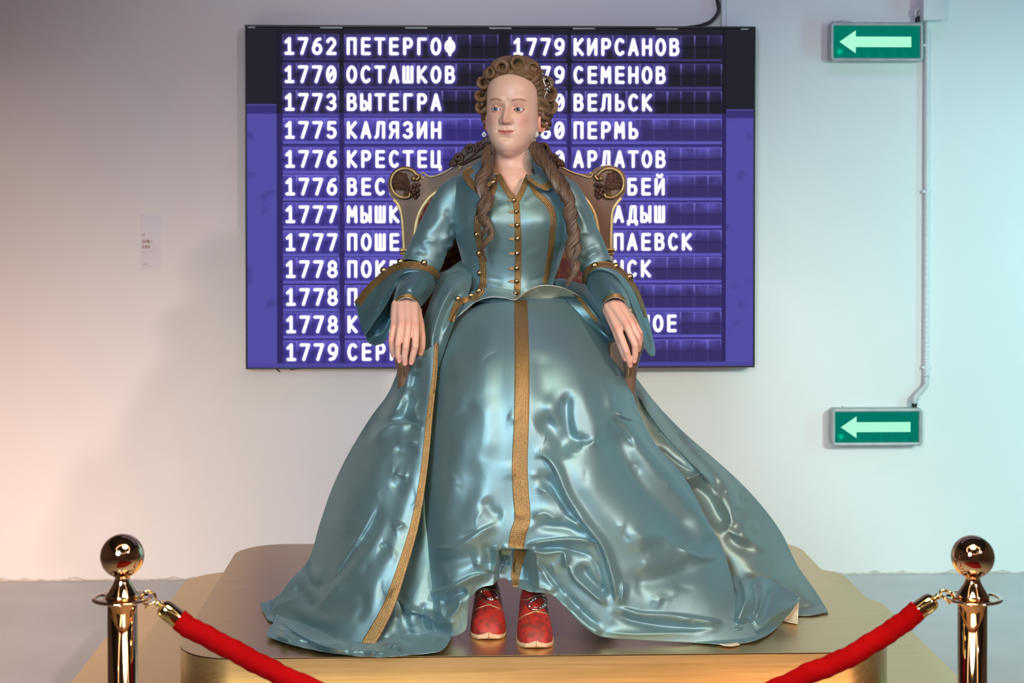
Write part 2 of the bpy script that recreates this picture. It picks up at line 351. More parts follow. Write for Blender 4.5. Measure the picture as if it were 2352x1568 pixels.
for u in (584, 763, 955, 1145, 1335, 1524, 1702):
    a, b = sxy(u, 69.5); box('clip', (a, FY + .001, b), (.03 if u in (584, 1702) else .09, .006, .006), M['alu'], led, 0)
# glyph strokes, unit box
def arc(cx, cy, rx, ry, a0, a1, n=12): return [(cx + rx * math.cos(rad(a0 + (a1 - a0) * i / n)), cy + ry * math.sin(rad(a0 + (a1 - a0) * i / n))) for i in range(n + 1)]
GL = {
'1': [[(.12, .78), (.55, 1), (.55, 0)], [(.12, 0), (.98, 0)]],
'2': [arc(.5, .72, .46, .28, 160, -20) + [(.06, 0), (1, 0)]],
'3': [arc(.45, .74, .45, .26, 150, -90, 12) + arc(.45, .25, .5, .25, 80, -150, 12)],
'5': [[(.92, 1), (.15, 1), (.12, .56)] + arc(.45, .3, .5, .3, 110, -140, 14)],
'6': [arc(.5, .3, .48, .3, 0, 360, 18), [(.85, .98), (.5, .93), (.2, .7), (.02, .3)]],
'7': [[(.0, 1), (.98, 1), (.35, 0)]],
'8': [arc(.5, .74, .4, .26, 0, 360, 18), arc(.5, .25, .48, .25, 0, 360, 18)],
'9': [arc(.5, .69, .48, .31, 0, 360, 18), [(.98, .69), (.9, .35), (.6, .07), (.15, 0)]],
'0': [arc(.5, .5, .48, .5, 0, 360, 28), [(.22, .3), (.78, .7)]],
'А': [[(.0, 0), (.5, 1), (1, 0)], [(.2, .3), (.8, .3)]],
'Б': [[(.9, 1), (.05, 1), (.05, 0), (.6, 0)] + arc(.6, .28, .36, .28, -90, 90, 10) + [(.05, .56)]],
'В': [[(.05, .0), (.05, 1), (.55, 1)] + arc(.55, .77, .33, .23, 90, -90, 10) + [(.05, .54)], [(.55, .54)] + arc(.58, .27, .38, .27, 90, -90, 10) + [(.05, 0)]],
'Г': [[(.1, 0), (.1, 1), (.95, 1)]],
'Д': [[(0, -.18), (0, .0), (1.05, .0), (1.05, -.18)], [(.18, .0), (.38, 1), (.88, 1), (.88, 0)]],
'Е': [[(.95, 1), (.1, 1), (.1, 0), (.95, 0)], [(.1, .52), (.9, .52)]],
'З': [arc(.45, .74, .45, .26, 150, -90, 12) + arc(.45, .25, .5, .25, 80, -150, 12)],
'И': [[(.03, 1), (.03, 0), (.97, 1), (.97, 0)]],
'Й': [[(.03, 1), (.03, 0), (.97, 1), (.97, 0)], arc(.5, 1.32, .28, .14, 190, 350, 8)],
'К': [[(.05, 0), (.05, 1)], [(.95, 1), (.15, .5), (.98, 0)]],
'Л': [[(-.05, .0), (.15, .1), (.3, 1), (.97, 1), (.97, 0)]],
'М': [[(0, 0), (.05, 1), (.5, .4), (.95, 1), (1, 0)]],
'Н': [[(.03, 0), (.03, 1)], [(.97, 0), (.97, 1)], [(.03, .5), (.97, .5)]],
'О': [arc(.5, .5, .5, .5, 0, 360, 28)],
'П': [[(.05, 0), (.05, 1), (.95, 1), (.95, 0)]],
'Р': [[(.08, 0), (.08, 1), (.55, 1)] + arc(.58, .73, .38, .27, 90, -90, 10) + [(.08, .46)]],
'С': [arc(.55, .5, .52, .5, 48, 312, 24)],
'Т': [[(-.02, 1), (1.02, 1)], [(.5, 1), (.5, 0)]],
'У': [[(.0, 1), (.5, .4)], [(1, 1), (.45, .0), (.1, 0)]],
'Х': [[(0, 0), (1, 1)], [(0, 1), (1, 0)]],
'Ф': [arc(.5, .5, .5, .36, 0, 360, 24), [(.5, 1.05), (.5, -.05)]],
'Ц': [[(.0, 1), (.0, 0), (1.02, 0), (1.02, -.2)], [(.88, 0), (.88, 1)]],
'Ч': [[(.0, 1), (.02, .6), (.25, .42), (.95, .42)], [(.95, 1), (.95, 0)]],
'Ш': [[(-.02, 1), (-.02, 0), (1.02, 0), (1.02, 1)], [(.5, 0), (.5, 1)]],
'Ы': [[(-.05, 1), (-.05, 0), (.3, 0)] + arc(.32, .26, .3, .26, -90, 90, 8) + [(-.05, .52)], [(1.02, 0), (1.02, 1)]],
'Ь': [[(.1, 1), (.1, 0), (.55, 0)] + arc(.58, .27, .38, .27, -90, 90, 10) + [(.1, .54)]],
'Я': [[(.95, 0), (.95, 1), (.45, 1)] + arc(.42, .73, .38, .27, 90, 270, 10) + [(.95, .46)], [(.42, .46), (.02, 0)]],
'I': [[(.5, 0), (.5, 1)]],
}
def stroke(mb, pts, w, tf, Y):
    """flat ribbon with round joins"""
    h = w / 2
    for (x0, y0), (x1, y1) in zip(pts[:-1], pts[1:]):
        d = math.hypot(x1 - x0, y1 - y0)
        if d < 1e-6: continue
        nx, ny = -(y1 - y0) / d * h, (x1 - x0) / d * h
        q = [tf(a, b) for a, b in ((x0 + nx, y0 + ny), (x0 - nx, y0 - ny), (x1 - nx, y1 - ny), (x1 + nx, y1 + ny))]
        mb.add([(a, Y, b) for a, b in q], [[0, 1, 2, 3]])
    for (x0, y0) in pts:
        q = [tf(x0 + h * math.cos(k * math.pi / 6), y0 + h * math.sin(k * math.pi / 6)) for k in range(12)]
        mb.add([(a, Y + .00002, b) for a, b in q], [list(range(12))])
SEG = []
def word(txt, u0, v, step, parent, name='lettering'):
    mb = MB()
    for i, ch in enumerate(txt):
        if ch == ' ': continue
        cx = u0 + i * step
        for st in GL[ch]:
            pts = [(cx - 8.6 + a * 17.2, v + 16.4 - b * 33) for a, b in st]
            stroke(mb, pts, 7.6, sxy, FY - .0015); SEG.extend(zip(pts[:-1], pts[1:]))
    return mb.build(name, M['led_white'], parent, False)
ROWS = [111.5, 175, 237.5, 300.5, 366, 428.5, 491, 554, 615, 678, 740, 803]
LW = ['ПЕТЕРГОФ', 'ОСТАШКОВ', 'ВЫТЕГРА', 'КАЛЯЗИН', 'КРЕСТЕЦ', 'ВЕСЬЕГОНСК', 'МЫШКИН', 'ПОШЕХОНЬЕ', 'ПОКРОВ', 'П', 'К  А', 'СЕРГАЧ']
LY = ['1762', '1770', '1773', '1775', '1776', '1776', '1777', '1777', '1778', '1778', '1778', '1779']
RW = ['КИРСАНОВ', 'СЕМЕНОВ', 'ВЕЛЬСК', 'ПЕРМЬ', 'АРДАТОВ', 'БЕЛЕБЕЙ', 'МАМАДЫШ', 'АЛАПАЕВСК', 'БУИНСК', '', '    НОЕ', '']
RY = ['1779', '1779', '1780', '1780', '1780', '', '', '', '', '', '', '']
for r, v in enumerate(ROWS):
    k = r * .25
    word(LY[r], 668 + k, v, 31.6, led)
    if r == 10: word('К', 809 + k * .3, v, 31.7, led); word('А', 904 + k * .3, v, 31.7, led)
    else: word(LW[r], 809 + k * .3, v, 31.7, led)
    if RY[r]: word(RY[r], 1185, v, 31.5, led)
    if RW[r]:
        w_ = RW[r]; x0 = 1323
        if r == 10: w_ = 'НОЕ'; x0 = 1474
        if r > 4 and r < 9: x0 = 1321
        word(w_, x0, v, 31.2, led)
# picture behind the letters: a split-flap board, painted per vertex
nu, nv = 580, 390
U, W_ = np.meshgrid(np.linspace(573, 1723, nu), np.linspace(70, 838, nv))
def srgb(r, g, b): return np.array(s2l((r, g, b)))
Cc = np.zeros((nv, nu, 3)); Cc[:] = srgb(38, 36, 46)
low = W_ > 262
Cc[low] = srgb(66, 60, 134)
bl = 1 / (1 + np.exp(-(W_ - 262) / 6))
def nz(sc, seed):
    r = np.random.RandomState(seed); o = np.zeros_like(U)
    for _ in range(14):
        a = r.rand() * 6.28; f = sc * (0.5 + r.rand()); o += np.sin((U * math.cos(a) + W_ * math.sin(a)) * f + r.rand() * 6.28)
    return o / 14 ** .5
N1, N2 = nz(.10, 1), nz(.35, 2)
for r, v in enumerate(ROWS):
    top, mid, bot = v - 26, v + 1, v + 24
    lit = .22 if r < 1 else (.35 if r < 3 else 1)
    for x0, st, n in ((653, 31.6, 4), (793, 31.5, 11), (1170, 31.4, 4), (1308, 31.1, 11)):
        x1 = x0 + st * n
        if r == 11 and x0 > 1300: pass
        inn = (U > x0) & (U < x1)
        cell = inn & (W_ > top) & (W_ < bot)
        g = np.clip((mid - W_) / 26, 0, 1) * np.clip(.65 + .35 * N1 + .12 * N2, 0, 1.2)
        darkc, litc = (srgb(36, 34, 44), srgb(80, 72, 150)) if r < 3 else (srgb(58, 51, 104), srgb(92, 84, 176))
        if r >= 3 and x0 < 1100: darkc = srgb(56, 48, 120)
        wt = (g * (lit if r < 3 else 1))[..., None]
        Cc = np.where(cell[..., None], darkc * (1 - wt) + litc * wt, Cc)
        Cc = np.where((cell & (np.abs(W_ - mid) < 1.3))[..., None], Cc * .72, Cc)
        hl = inn & (np.abs(W_ - top) < 1.4); Cc = np.where(hl[..., None], Cc * (1 - .6 * lit) + srgb(120, 112, 215) * .6 * lit, Cc)
        for k in range(n + 1):
            xk = x0 + st * k; a = np.exp(-((U - xk) / 1.6) ** 2) * np.clip((mid - W_) / 22, .12, 1) * (W_ > top) * (W_ < bot)
            a = a * (.5 + .5 * ((k * 7 + r) % 3 == 0)) * (1 if r < 3 or True else lit)
            a = (a * (.75 if r else .6))[..., None]; Cc = Cc * (1 - a) + srgb(140, 130, 235) * a
        led_ = inn & (W_ > bot + 2) & (W_ < bot + 8)
        Cc = np.where(led_[..., None], Cc * (1 - lit) + srgb(98, 90, 186) * lit, Cc)
        gr = inn & (W_ > bot + 8) & (W_ < top + 62 + 1) & (W_ < bot + 12)
        Cc = np.where(gr[..., None], Cc * .6, Cc)
for x0, x1 in ((640, 653), (781, 792), (1143, 1168), (1297, 1307), (1651, 1661)):
    g = ((U > x0) & (U < x1) & (W_ < 828))[..., None]; Cc = np.where(g, np.where(low[..., None], srgb(50, 43, 98), srgb(34, 32, 42)), Cc)
for cond, y0 in ((U < 640, 244), (U > 1661, 253)):
    Cc = np.where((cond & (W_ > y0))[..., None], srgb(58, 54, 118), Cc); Cc = np.where((cond & (np.abs(W_ - y0) < 1.3))[..., None], srgb(90, 84, 170), Cc)
    blot = np.clip((N1 * .9 - .9), 0, 1) * .35
    Cc = np.where((cond & (W_ > y0 + 20))[..., None], srgb(84, 79, 164) * (1 - blot)[..., None], Cc)
Cc = np.where(((W_ > 829) & (U > 573))[..., None], srgb(78, 72, 155), Cc)
# halo of the lit characters (part of the displayed picture)
D = np.full(U.shape, 99.)
for (a, b), (c, d) in SEG:
    ix0 = max(0, int((min(a, c) - 20 - 573) / 1150 * nu)); ix1 = min(nu, int((max(a, c) + 20 - 573) / 1150 * nu) + 1)
    iy0 = max(0, int((min(b, d) - 20 - 70) / 768 * nv)); iy1 = min(nv, int((max(b, d) + 20 - 70) / 768 * nv) + 1)
    u_, w2 = U[iy0:iy1, ix0:ix1], W_[iy0:iy1, ix0:ix1]
    L2 = (c - a) ** 2 + (d - b) ** 2 + 1e-9; t = np.clip(((u_ - a) * (c - a) + (w2 - b) * (d - b)) / L2, 0, 1)
    D[iy0:iy1, ix0:ix1] = np.minimum(D[iy0:iy1, ix0:ix1], np.hypot(u_ - a - t * (c - a), w2 - b - t * (d - b)))
hal = np.exp(-np.clip(D - 3, 0, 99) / 3.2)[..., None] * .55; Cc = Cc * (1 - hal) + srgb(130, 120, 245) * hal
Xs, Zs = sxy(U, W_); G = np.stack([Xs, np.full_like(Xs, FY), Zs], -1)
face = gridobj('display_panel', G, M['led_image'], led, flip=False, smooth=False)
ca = face.data.color_attributes.new('led', 'FLOAT_COLOR', 'POINT')
ca.data.foreach_set('color', np.concatenate([Cc, np.ones((nv, nu, 1))], -1).astype(np.float32).ravel())

# cables and trunking on the wall
tube('black_cable', [tuple(P(1570, 63, 6.70)), tuple(P(1600, 59, 6.71)), tuple(P(1628, 54, 6.72)), tuple(P(1645, 38, 6.72)), tuple(P(1653, 18, 6.72)), tuple(P(1648, -6, 6.72)), tuple(P(1640, -60, 6.72))], .0045, M['black'], sides=8, n=40)
tag(bpy.data.objects['black_cable'], 'outer black cable curving up from the top edge of the screen', 'cable', 'black cables above the screen')
o = tube('black_cable', [tuple(P(1588, 62, 6.71)), tuple(P(1612, 56, 6.73)), tuple(P(1634, 46, 6.73)), tuple(P(1648, 26, 6.73)), tuple(P(1646, 4, 6.73)), tuple(P(1636, -60, 6.73))], .004, M['black'], sides=8, n=40)
tag(o, 'inner thinner black cable curving up from the top edge of the screen', 'cable', 'black cables above the screen')
a = P([1657, 1667], [10, 10], WY - .02)
o = box('cable_trunking', ((a[0][0] + a[1][0]) / 2, WY - .012, 2.62), (a[1][0] - a[0][0], .024, .68), M['white_plastic'], None, .003)
tag(o, 'narrow white cable trunking running up the wall above the screen', 'trunking')
for pp, lb in (([(662, 843), (668, 848), (676, 847), (690, 846)], 'short black cable end peeking out below the screen edge, the right one'), ([(632, 842), (636, 848), (643, 853)], 'thin black cable tip below the screen edge, nearest its lower left corner')):
    tag(gridobj('cable_stub', tubeG([tuple(P(a, b, 6.71)) for a, b in pp], .003, 8, 14), M['black'], None, cv=True, flip=True), lb, 'cable')

# ------------------------------------------------------------------ exit signs
def rbox2(u0, v0, u1, v1, r, Y):
    pts = []
    for cx, cy, a0 in ((u1 - r, v1 - r, 0), (u0 + r, v1 - r, 90), (u0 + r, v0 + r, 180), (u1 - r, v0 + r, 270)):
        for k in range(7):
            a = rad(a0 + 15 * k); pts.append((cx + r * math.cos(a), cy + r * math.sin(a)))
    return pts
def exit_sign(x0, y0, x1, y1, label, roll=0):
    c = P((x0 + x1) / 2, (y0 + y1) / 2, WY - .05); t = thing('exit_sign', label, 'sign', Vector(c), 'green arrow exit signs')
    sx = (x1 - x0) / 2 * 6.70 / FPX; sz = (y1 - y0) / 2 * 6.70 / FPX
    def rr(hx, hz, r, Y):
        return [(c[0] + a, Y, c[2] + b) for a, b in rbox2(-hx, -hz, hx, hz, r, 0)]
    def shell(layers):
        mb = MB(); n = 28; vs = []; [vs.extend(q) for q in layers]
        f = [[k * n + i, k * n + (i + 1) % n, (k + 1) * n + (i + 1) % n, (k + 1) * n + i] for k in range(len(layers) - 1) for i in range(n)]
        f.append(list(range((len(layers) - 1) * n, len(layers) * n))); mb.add(vs, f); return mb
    shell([rr(sx - .002, sz - .002, .016, WY), rr(sx, sz, .018, WY - .03), rr(sx, sz, .018, WY - .055)]).build('housing', M['alu'], t, False)
    f0, f1 = .004, .017
    mb = MB(); lay = [rr(sx, sz, .018, WY - .055), rr(sx - .003, sz - .003, .016, WY - .062), rr(sx - .012, sz - .012, .008, WY - .062), rr(sx - .016, sz - .016, .002, WY - .056)]
    n = 28; vs = []; [vs.extend(q) for q in lay]
    mb.add(vs, [[k * n + i, k * n + (i + 1) % n, (k + 1) * n + (i + 1) % n, (k + 1) * n + i] for k in range(3) for i in range(n)]); mb.build('frame', M['alu'], t, True)
    hx, hz = sx - .0155, sz - .0155
    gw, gh = 60, 24; gx, gz = np.meshgrid(np.linspace(-hx, hx, gw), np.linspace(-hz, hz, gh))
    G = np.stack([c[0] + gx, np.full_like(gx, WY - .0565), c[2] + gz], -1)
    p = gridobj('green_panel', G, M['green'], t, smooth=False)
    u, v = gx / hx, gz / hz
    k = np.exp(-((u + .86) / .05) ** 2 - ((v + .62) / .14) ** 2)
    k2 = sum(np.exp(-((u - q) / .045) ** 2) for q in (-.45, -.2, .1, .38, .65)) * np.clip(-v - .2, 0, 1) * .12
    cc = srgb(2, 122, 104)[None, None] * (1 - .0 * k[..., None]) + (srgb(0, 215, 160) - srgb(2, 122, 104)) * np.clip(k + k2, 0, 1)[..., None]
    at = p.data.color_attributes.new('glow', 'FLOAT_COLOR', 'POINT'); at.data.foreach_set('color', np.concatenate([cc, np.ones((gh, gw, 1))], -1).astype(np.float32).ravel())
    ar = [(-.87, 0), (-.49, .72), (-.49, .33), (.80, .33), (.80, -.33), (-.49, -.33), (-.49, -.72)]
    mobj('arrow', [(c[0] + a * hx, WY - .0575, c[2] + b * hz) for a, b in ar], [[0, 1, 2, 5, 6], [2, 3, 4, 5]], M['arrow_light'], t, False)
    a = c[0] - sx * .72; G_ = boxv((a, WY - .03, c[2] + sz + .003), (.004, .01, .008)); mobj('screw_tab', G_[0], G_[1], M['alu'], t, False)
    return t, c, sx, sz
M['green'] = emit('green_backlit', (.1, .4, .3), .95, 'glow')
e1 = exit_sign(1904, 51, 2122, 142, 'green left-arrow exit sign near the top, beside the small wall box', 0)
e2 = exit_sign(1907, 936, 2120, 1024, 'lower green left-arrow exit sign at the foot of the conduit', 0)
gl = MB().grid(tubeG([tuple(P(2099, 938, WY - .03)), tuple(P(2101, 924, WY - .03))], .011, 16, 6), cv=True).build('cable_gland', M['black'], e2[0])
gl = MB().grid(tubeG([tuple(P(2107, 52, WY - .03)), tuple(P(2108, 38, WY - .03))], .010, 16, 6), cv=True).build('cable_gland', M['black'], e1[0])
a = P([1902, 1915, 1945, 1970], [66, 47, 46, 54], WY - .02)
mobj('mounting_bracket', [tuple(q) for q in a] + [tuple(q + np.array([0, .015, 0])) for q in a], [[0, 1, 2, 3], [7, 6, 5, 4], [0, 4, 5, 1], [1, 5, 6, 2], [2, 6, 7, 3]], M['alu'], e1[0], False)
cd = thing('conduit', 'white corrugated conduit running down the wall between the two green signs', 'conduit', Vector(P(2127, 500, WY - .02)))
path = cr1(np.array([P(2130, 40, WY - .014), P(2129, 300, WY - .014), P(2128, 600, WY - .014), P(2127, 830, WY - .014), P(2127, 868, WY - .014), P(2124, 886, WY - .016), P(2110, 902, WY - .02), P(2101, 914, WY - .028), P(2100, 926, WY - .03)]), 900)
rr = .0118 + .0011 * np.sin(np.arange(900) * 1.05)
gridobj('tube', tubeG(path, rr, 14), M['white_plastic'], cd, cv=True, flip=True)
for py, px in ((440, 2128), (843, 2127), (911, 2104), (104, 2129)):
    c = P(px, py, WY - .012); box('clip', tuple(c), (.038, .022, .012), M['white_plastic'], cd, .003)
c = P(2147, 12, WY - .05)
jb = thing('junction_box', 'small white junction box on the wall above the upper green sign', 'box', Vector(c))
a = P([2121, 2172], [0, 46], WY - .09)
box('body', ((a[0][0] + a[1][0]) / 2, WY - .045, a[1][2] + .065), (a[1][0] - a[0][0], .088, .13), M['white_plastic'], jb, .004)
tube('cable_loop', [tuple(P(2125, 20, WY - .04)), tuple(P(2112, 19, WY - .04)), tuple(P(2102, 28, WY - .035)), tuple(P(2106, 42, WY - .03))], .006, M['white_plastic'], jb, n=20)

# ------------------------------------------------------------------ wall sticker (machine-readable square left out)
c = P(345, 557, WY)
st = thing('info_sticker', 'small clear text sticker on the wall left of the screen', 'sticker', Vector(c))
def wq(x0, y0, x1, y1, Y): a = P([x0, x1, x1, x0], [y1, y1, y0, y0], Y); return [tuple(q) for q in a]
mobj('film', wq(322, 491, 369, 621, WY - .0006), [[0, 1, 2, 3]], M['sticker'], st, False)
def tinytext(txt, x0, y0, h, wd, step, m, name, w):
    mb = MB()
    for i, ch in enumerate(txt):
        if ch == ' ' or ch not in GL: continue
        for s_ in GL[ch]:
            stroke(mb, [(x0 + i * step + a * wd, y0 + h - b * h) for a, b in s_], w, lambda a, b: (float(P(a, b, WY - .0012)[0]), float(P(a, b, WY - .0012)[2])), WY - .0012)
    mb.build(name, m, st, False)
tinytext('ЕКАТЕРИНА II', 326.5, 551, 7, 1.25, 2.0, M['tan_print'], 'heading', .75)
tinytext('ВЕЛИКАЯ', 326.5, 563, 7, 1.9, 2.75, M['tan_print'], 'heading', .8)
for (x0, y0, x1, y1) in ((326, 538, 333, 540.5), (326, 576, 364, 577), (326, 579, 352, 580), (326, 605, 341, 608), (326, 611, 360, 612)):
    mobj('text_line', wq(x0, y0, x1, y1, WY - .0012), [[0, 1, 2, 3]], M['pale_print'] if y0 > 570 else M['tan_print'], st, False)

# ------------------------------------------------------------------ stanchions and rope
SY = 2.85
def stanchion(px, label):
    c = P(px, 1370, SY); x = float(c[0]); zd = float(c[2])
    t = thing('stanchion', label, 'stanchion', (x, SY, 0), 'rope barrier posts')
    k = SY / FPX
    gridobj('pole', lathe([(.0, 0.01), (.0255, .01), (.0255, zd - .003), (0, zd - .003)], x, SY), M['mirror_gold'], t, cv=True)
    gridobj('base', lathe([(0, 0), (.16, 0), (.162, .006), (.15, .014), (.05, .026), (.03, .045), (.0256, .05)], x, SY), M['mirror_gold'], t, cv=True)
    # ring disc with four slots
    mb = MB(); R = .0525; n = 96
    prof = [(.0, zd - .003), (.020, zd - .003)]
    top = []
    aa = np.linspace(0, 2 * math.pi, n, endpoint=False)
    def ring(r, z): return np.stack([x + r * np.cos(aa), SY + r * np.sin(aa), np.full(n, z)], -1)
    slot = (np.abs(((aa + rad(45)) % rad(90)) - rad(45)) < rad(27))
    r_in = np.full(n, .033); r_o = np.full(n, .045)
    L = np.stack([ring(.004, zd), ring(r_in, zd)]); mb.grid(L, cv=True, flip=True)
    L = np.stack([ring(r_o, zd), ring(R - .0015, zd), ring(R, zd - .002), ring(R - .0015, zd - .004), ring(r_o, zd - .004)]); mb.grid(L, cv=True, flip=True)
    L = np.stack([ring(r_in, zd - .004), ring(.004, zd - .004)]); mb.grid(L, cv=True, flip=True)
    v1, v2, v3, v4 = ring(r_in, zd), ring(r_o, zd), ring(r_o, zd - .004), ring(r_in, zd - .004)
    fs = []
    for i in range(n):
        j = (i + 1) % n
        if not slot[i]: fs += [[i, n + i, n + j, j], [2 * n + i, 3 * n + i, 3 * n + j, 2 * n + j]]
        else: fs += [[n + i, 2 * n + i, 2 * n + j, n + j], [i, j, 3 * n + j, 3 * n + i]]
    mb.add(np.concatenate([v1, v2, v3, v4]), fs); mb.build('hook_ring', M['mirror_gold'], t)
    zb = zd + (1370 - 1276) * k
    pr = [(.0, zd), (.0285, zd), (.0290, zd + .003), (.0265, zd + .006), (.022, zd + .013), (.0165, zd + .022), (.0135, zd + .029), (.0125, zd + .034), (.0145, zd + .036), (.0145, zd + .039), (.0125, zd + .041)]
    Rb = .0378
    for q in range(0, 41):
        a = rad(-72 + (162) * q / 40); pr.append((max(Rb * math.cos(a), 0), zb + Rb * math.sin(a)))
    gridobj('ball_finial', lathe(pr, x, SY, 64), M['mirror_gold'], t, cv=True)
    return x, zd
xl, zl = stanchion(281, 'polished rose-gold stanchion at the left end of the red rope')
xr, zr = stanchion(2234, 'polished rose-gold stanchion at the right end of the red rope')
rp = thing('velvet_rope', 'red velvet barrier rope with brass hooks hanging between the two stanchions', 'rope', Vector(P(1258, 1700, SY)))
mid = [(410, 1423), (440, 1443), (500, 1474), (560, 1506), (620, 1537), (680, 1566), (790, 1612), (900, 1645), (1080, 1678), (1260, 1686), (1440, 1678), (1600, 1650), (1700, 1618), (1800, 1575), (1861, 1545), (1915, 1524), (1966, 1499), (2030, 1459), (2070, 1432), (2108, 1402)]
pts = P([a for a, b in mid], [b for a, b in mid], SY)
G = tubeG(pts, .0185, 24, 260)
q = np.arange(G.shape[0]); G[..., 2] += (.0006 * np.sin(q * .9) + .0008 * np.sin(q * .37))[:, None]
gridobj('rope', G, M['velvet'], rp, cv=True, flip=True)
for sgn, (ex, ey), (dx, dy), jx in ((-1, (408, 1421), (-40, -31), xl), (1, (2108, 1403), (40, -29), xr)):
    a = P(ex, ey, SY); b = P(ex + dx, ey + dy, SY); t = (b - a); L = np.linalg.norm(t); t /= L
    s_ = [(-.012, .0165), (0, .0165), (.002, .0168), (.016, .0168), (.027, .0165), (.033, .0145), (.037, .010), (.038, .004)]
    gc = tubeG(np.array([a + t * q for q, _ in s_]), 1.0, 28, close=False)
    cen = np.array([a + t * q for q, _ in s_])[:, None]; rr_ = np.array([r for _, r in s_])[:, None, None]
    gc = cen + (gc - cen) / np.linalg.norm(gc - cen, axis=2, keepdims=True) * rr_
    cap = gridobj('end_cap', gc, M['mirror_brass'], rp, cv=True, flip=True)
    e = a + t * .038
    hk = np.array([jx - sgn * .039, SY - .004, (zl if sgn < 0 else zr) + .004])
    sw = MB(); sw.grid(tubeG(np.array([e - t * .002, e + t * .010]), .004, 12, 5), cv=True, flip=True)
    sw.grid(sphereG(e + t * .006, .0058), cv=True)
    h0 = e + t * .011; dd = hk - h0; pr_ = np.array([-t[2], 0, t[0]]) * (1 if sgn < 0 else -1)
    hook = [h0, h0 + dd * .25 + pr_ * .009, h0 + dd * .6 + pr_ * .013, hk + pr_ * .006 + dd * .02, hk + dd * .12 - pr_ * .006, h0 + dd * .75 - pr_ * .010, h0 + dd * .4 - pr_ * .010, h0 + dd * .1 - pr_ * .004]
    sw.grid(tubeG(np.array(hook), .0026, 10, 50), cv=True, flip=True)
    sw.grid(tubeG(np.array([h0 + dd * .3 + pr_ * .010, h0 + dd * .3 + pr_ * .020]), .002, 8, 4), cv=True, flip=True)
    sw.build('snap_hook', M['mirror_brass'], rp)
# things in front of the frame that the polished balls mirror
o = box('carpet', (.3, .5, .006), (2.6, 3.2, .012), M['carpet'], None, .002); tag(o, 'red carpet on the floor in front of the barrier, outside the view', 'carpet')
a = np.linspace(0, 2 * math.pi, 64, endpoint=False); ringp = np.array([(.25 + .34 * math.cos(t), -.1, 3.05 + .34 * math.sin(t)) for t in a])
mb = MB(); b8 = np.linspace(0, 2 * math.pi, 10, endpoint=False)
G = np.array([[(.25 + (2.0 + .07 * math.cos(q)) * math.cos(t), .2 + (2.0 + .07 * math.cos(q)) * math.sin(t), 3.1 + .05 * math.sin(q)) for q in b8] for t in a])
o = gridobj('ring_lamp', G, M['ring_glow'], None, cu=True, cv=True); tag(o, 'large warm ring lamp under the ceiling, outside the view', 'lamp')
for i, (x, y, nm_) in enumerate(((-1.8, .8, 'left, mid-room'), (-1.0, -.6, 'left, near the front wall'), (2.4, 1.2, 'right, mid-room'), (1.6, -.8, 'right, near the front wall'))):
    t = MB().grid(sphereG((x, y, 3.72), .045), cv=True).build('spot_lamp', M['spot_glow']); tag(t, 'small white ceiling spot outside the view, ' + nm_, 'lamp', 'ceiling spots outside the view')
# ------------------------------------------------------------------ throne
BY = 4.98
th = thing('throne', 'carved dark wood throne with gilded scroll ears and red brocade behind the seated woman', 'throne', (.21, 4.75, PODZ))
out = [(926, 800), (926, 640), (926, 575), (922, 520), (919, 490), (910, 468), (896, 448), (891, 424), (896, 403), (908, 389), (926, 383), (946, 386), (960, 397), (975, 404), (1002, 404), (1030, 393), (1060, 376), (1100, 352), (1165, 340),
       (1230, 352), (1270, 376), (1300, 389), (1330, 398), (1357, 397), (1366, 388), (1384, 381), (1404, 380), (1424, 387), (1436, 403), (1439, 424), (1434, 446), (1420, 464), (1411, 482), (1408, 520), (1408, 575), (1408, 640), (1410, 800)]
oc = cr1(np.array(out, float), 150); oc = np.concatenate([oc])
prism('back_frame', [tuple(q) for q in oc], BY, BY + .055, M['wood'], th, .006)
up = cr1(np.array([(953, 800), (953, 600), (952, 545), (960, 498), (977, 465), (1003, 441), (1060, 420), (1165, 410), (1270, 420), (1325, 441), (1352, 466), (1368, 500), (1374, 545), (1374, 600), (1376, 800)], float), 60)
# padded back: domed surface
cu = np.array([1164., 620.]); rows = []
for k, f in enumerate((1.0, .985, .95, .85, .6, .3, 0.02)):
    q = cu + (up - cu) * f; yy = BY - .002 - .03 * (1 - f ** 6) ; rows.append(P(q[:, 0], q[:, 1], np.full(len(q), yy)))
gridobj('back_upholstery', np.array(rows), M['red_brocade'], th, flip=False)
def gilt(name, pts, r, Y, m='gilt', parent=th, flat=.6, n=60, label=None):
    return tube(name, [tuple(P(a, b, Y)) for a, b in pts], r, M[m], parent, 12, n, label=label, flat=flat)
gilt('gilt_moulding', [(953, 800), (953, 600), (952, 545), (960, 498), (977, 465), (1003, 441), (1060, 420), (1165, 410)], .0062, BY - .004)
gilt('gilt_moulding', [(1376, 800), (1374, 600), (1374, 545), (1368, 500), (1352, 466), (1325, 441), (1270, 420), (1165, 410)], .0062, BY - .004)
gilt('gilt_moulding', [(929, 800), (929, 640), (928, 575), (925, 520), (922, 492), (914, 470), (904, 458)], .0048, BY - .002)
gilt('gilt_moulding', [(1405, 800), (1404, 640), (1403, 575), (1404, 520), (1407, 485), (1418, 465), (1427, 455)], .0048, BY - .002)
gilt('gilt_scroll_line', [(974, 409), (967, 406), (967, 399), (973, 397), (985, 405), (1000, 404), (1022, 395), (1040, 384), (1053, 380), (1058, 384), (1054, 388)], [.005, .0045, .0035, .004, .0045, .0045, .0045, .004, .0035, .0045, .006], BY - .003, n=90)
gilt('gilt_scroll_line', [(1280, 384), (1274, 381), (1280, 378), (1295, 386), (1313, 395), (1335, 402), (1353, 407), (1360, 403), (1359, 397), (1354, 398)], [.005, .0045, .004, .0042, .0045, .0045, .0045, .0035, .004, .005], BY - .003, n=90)
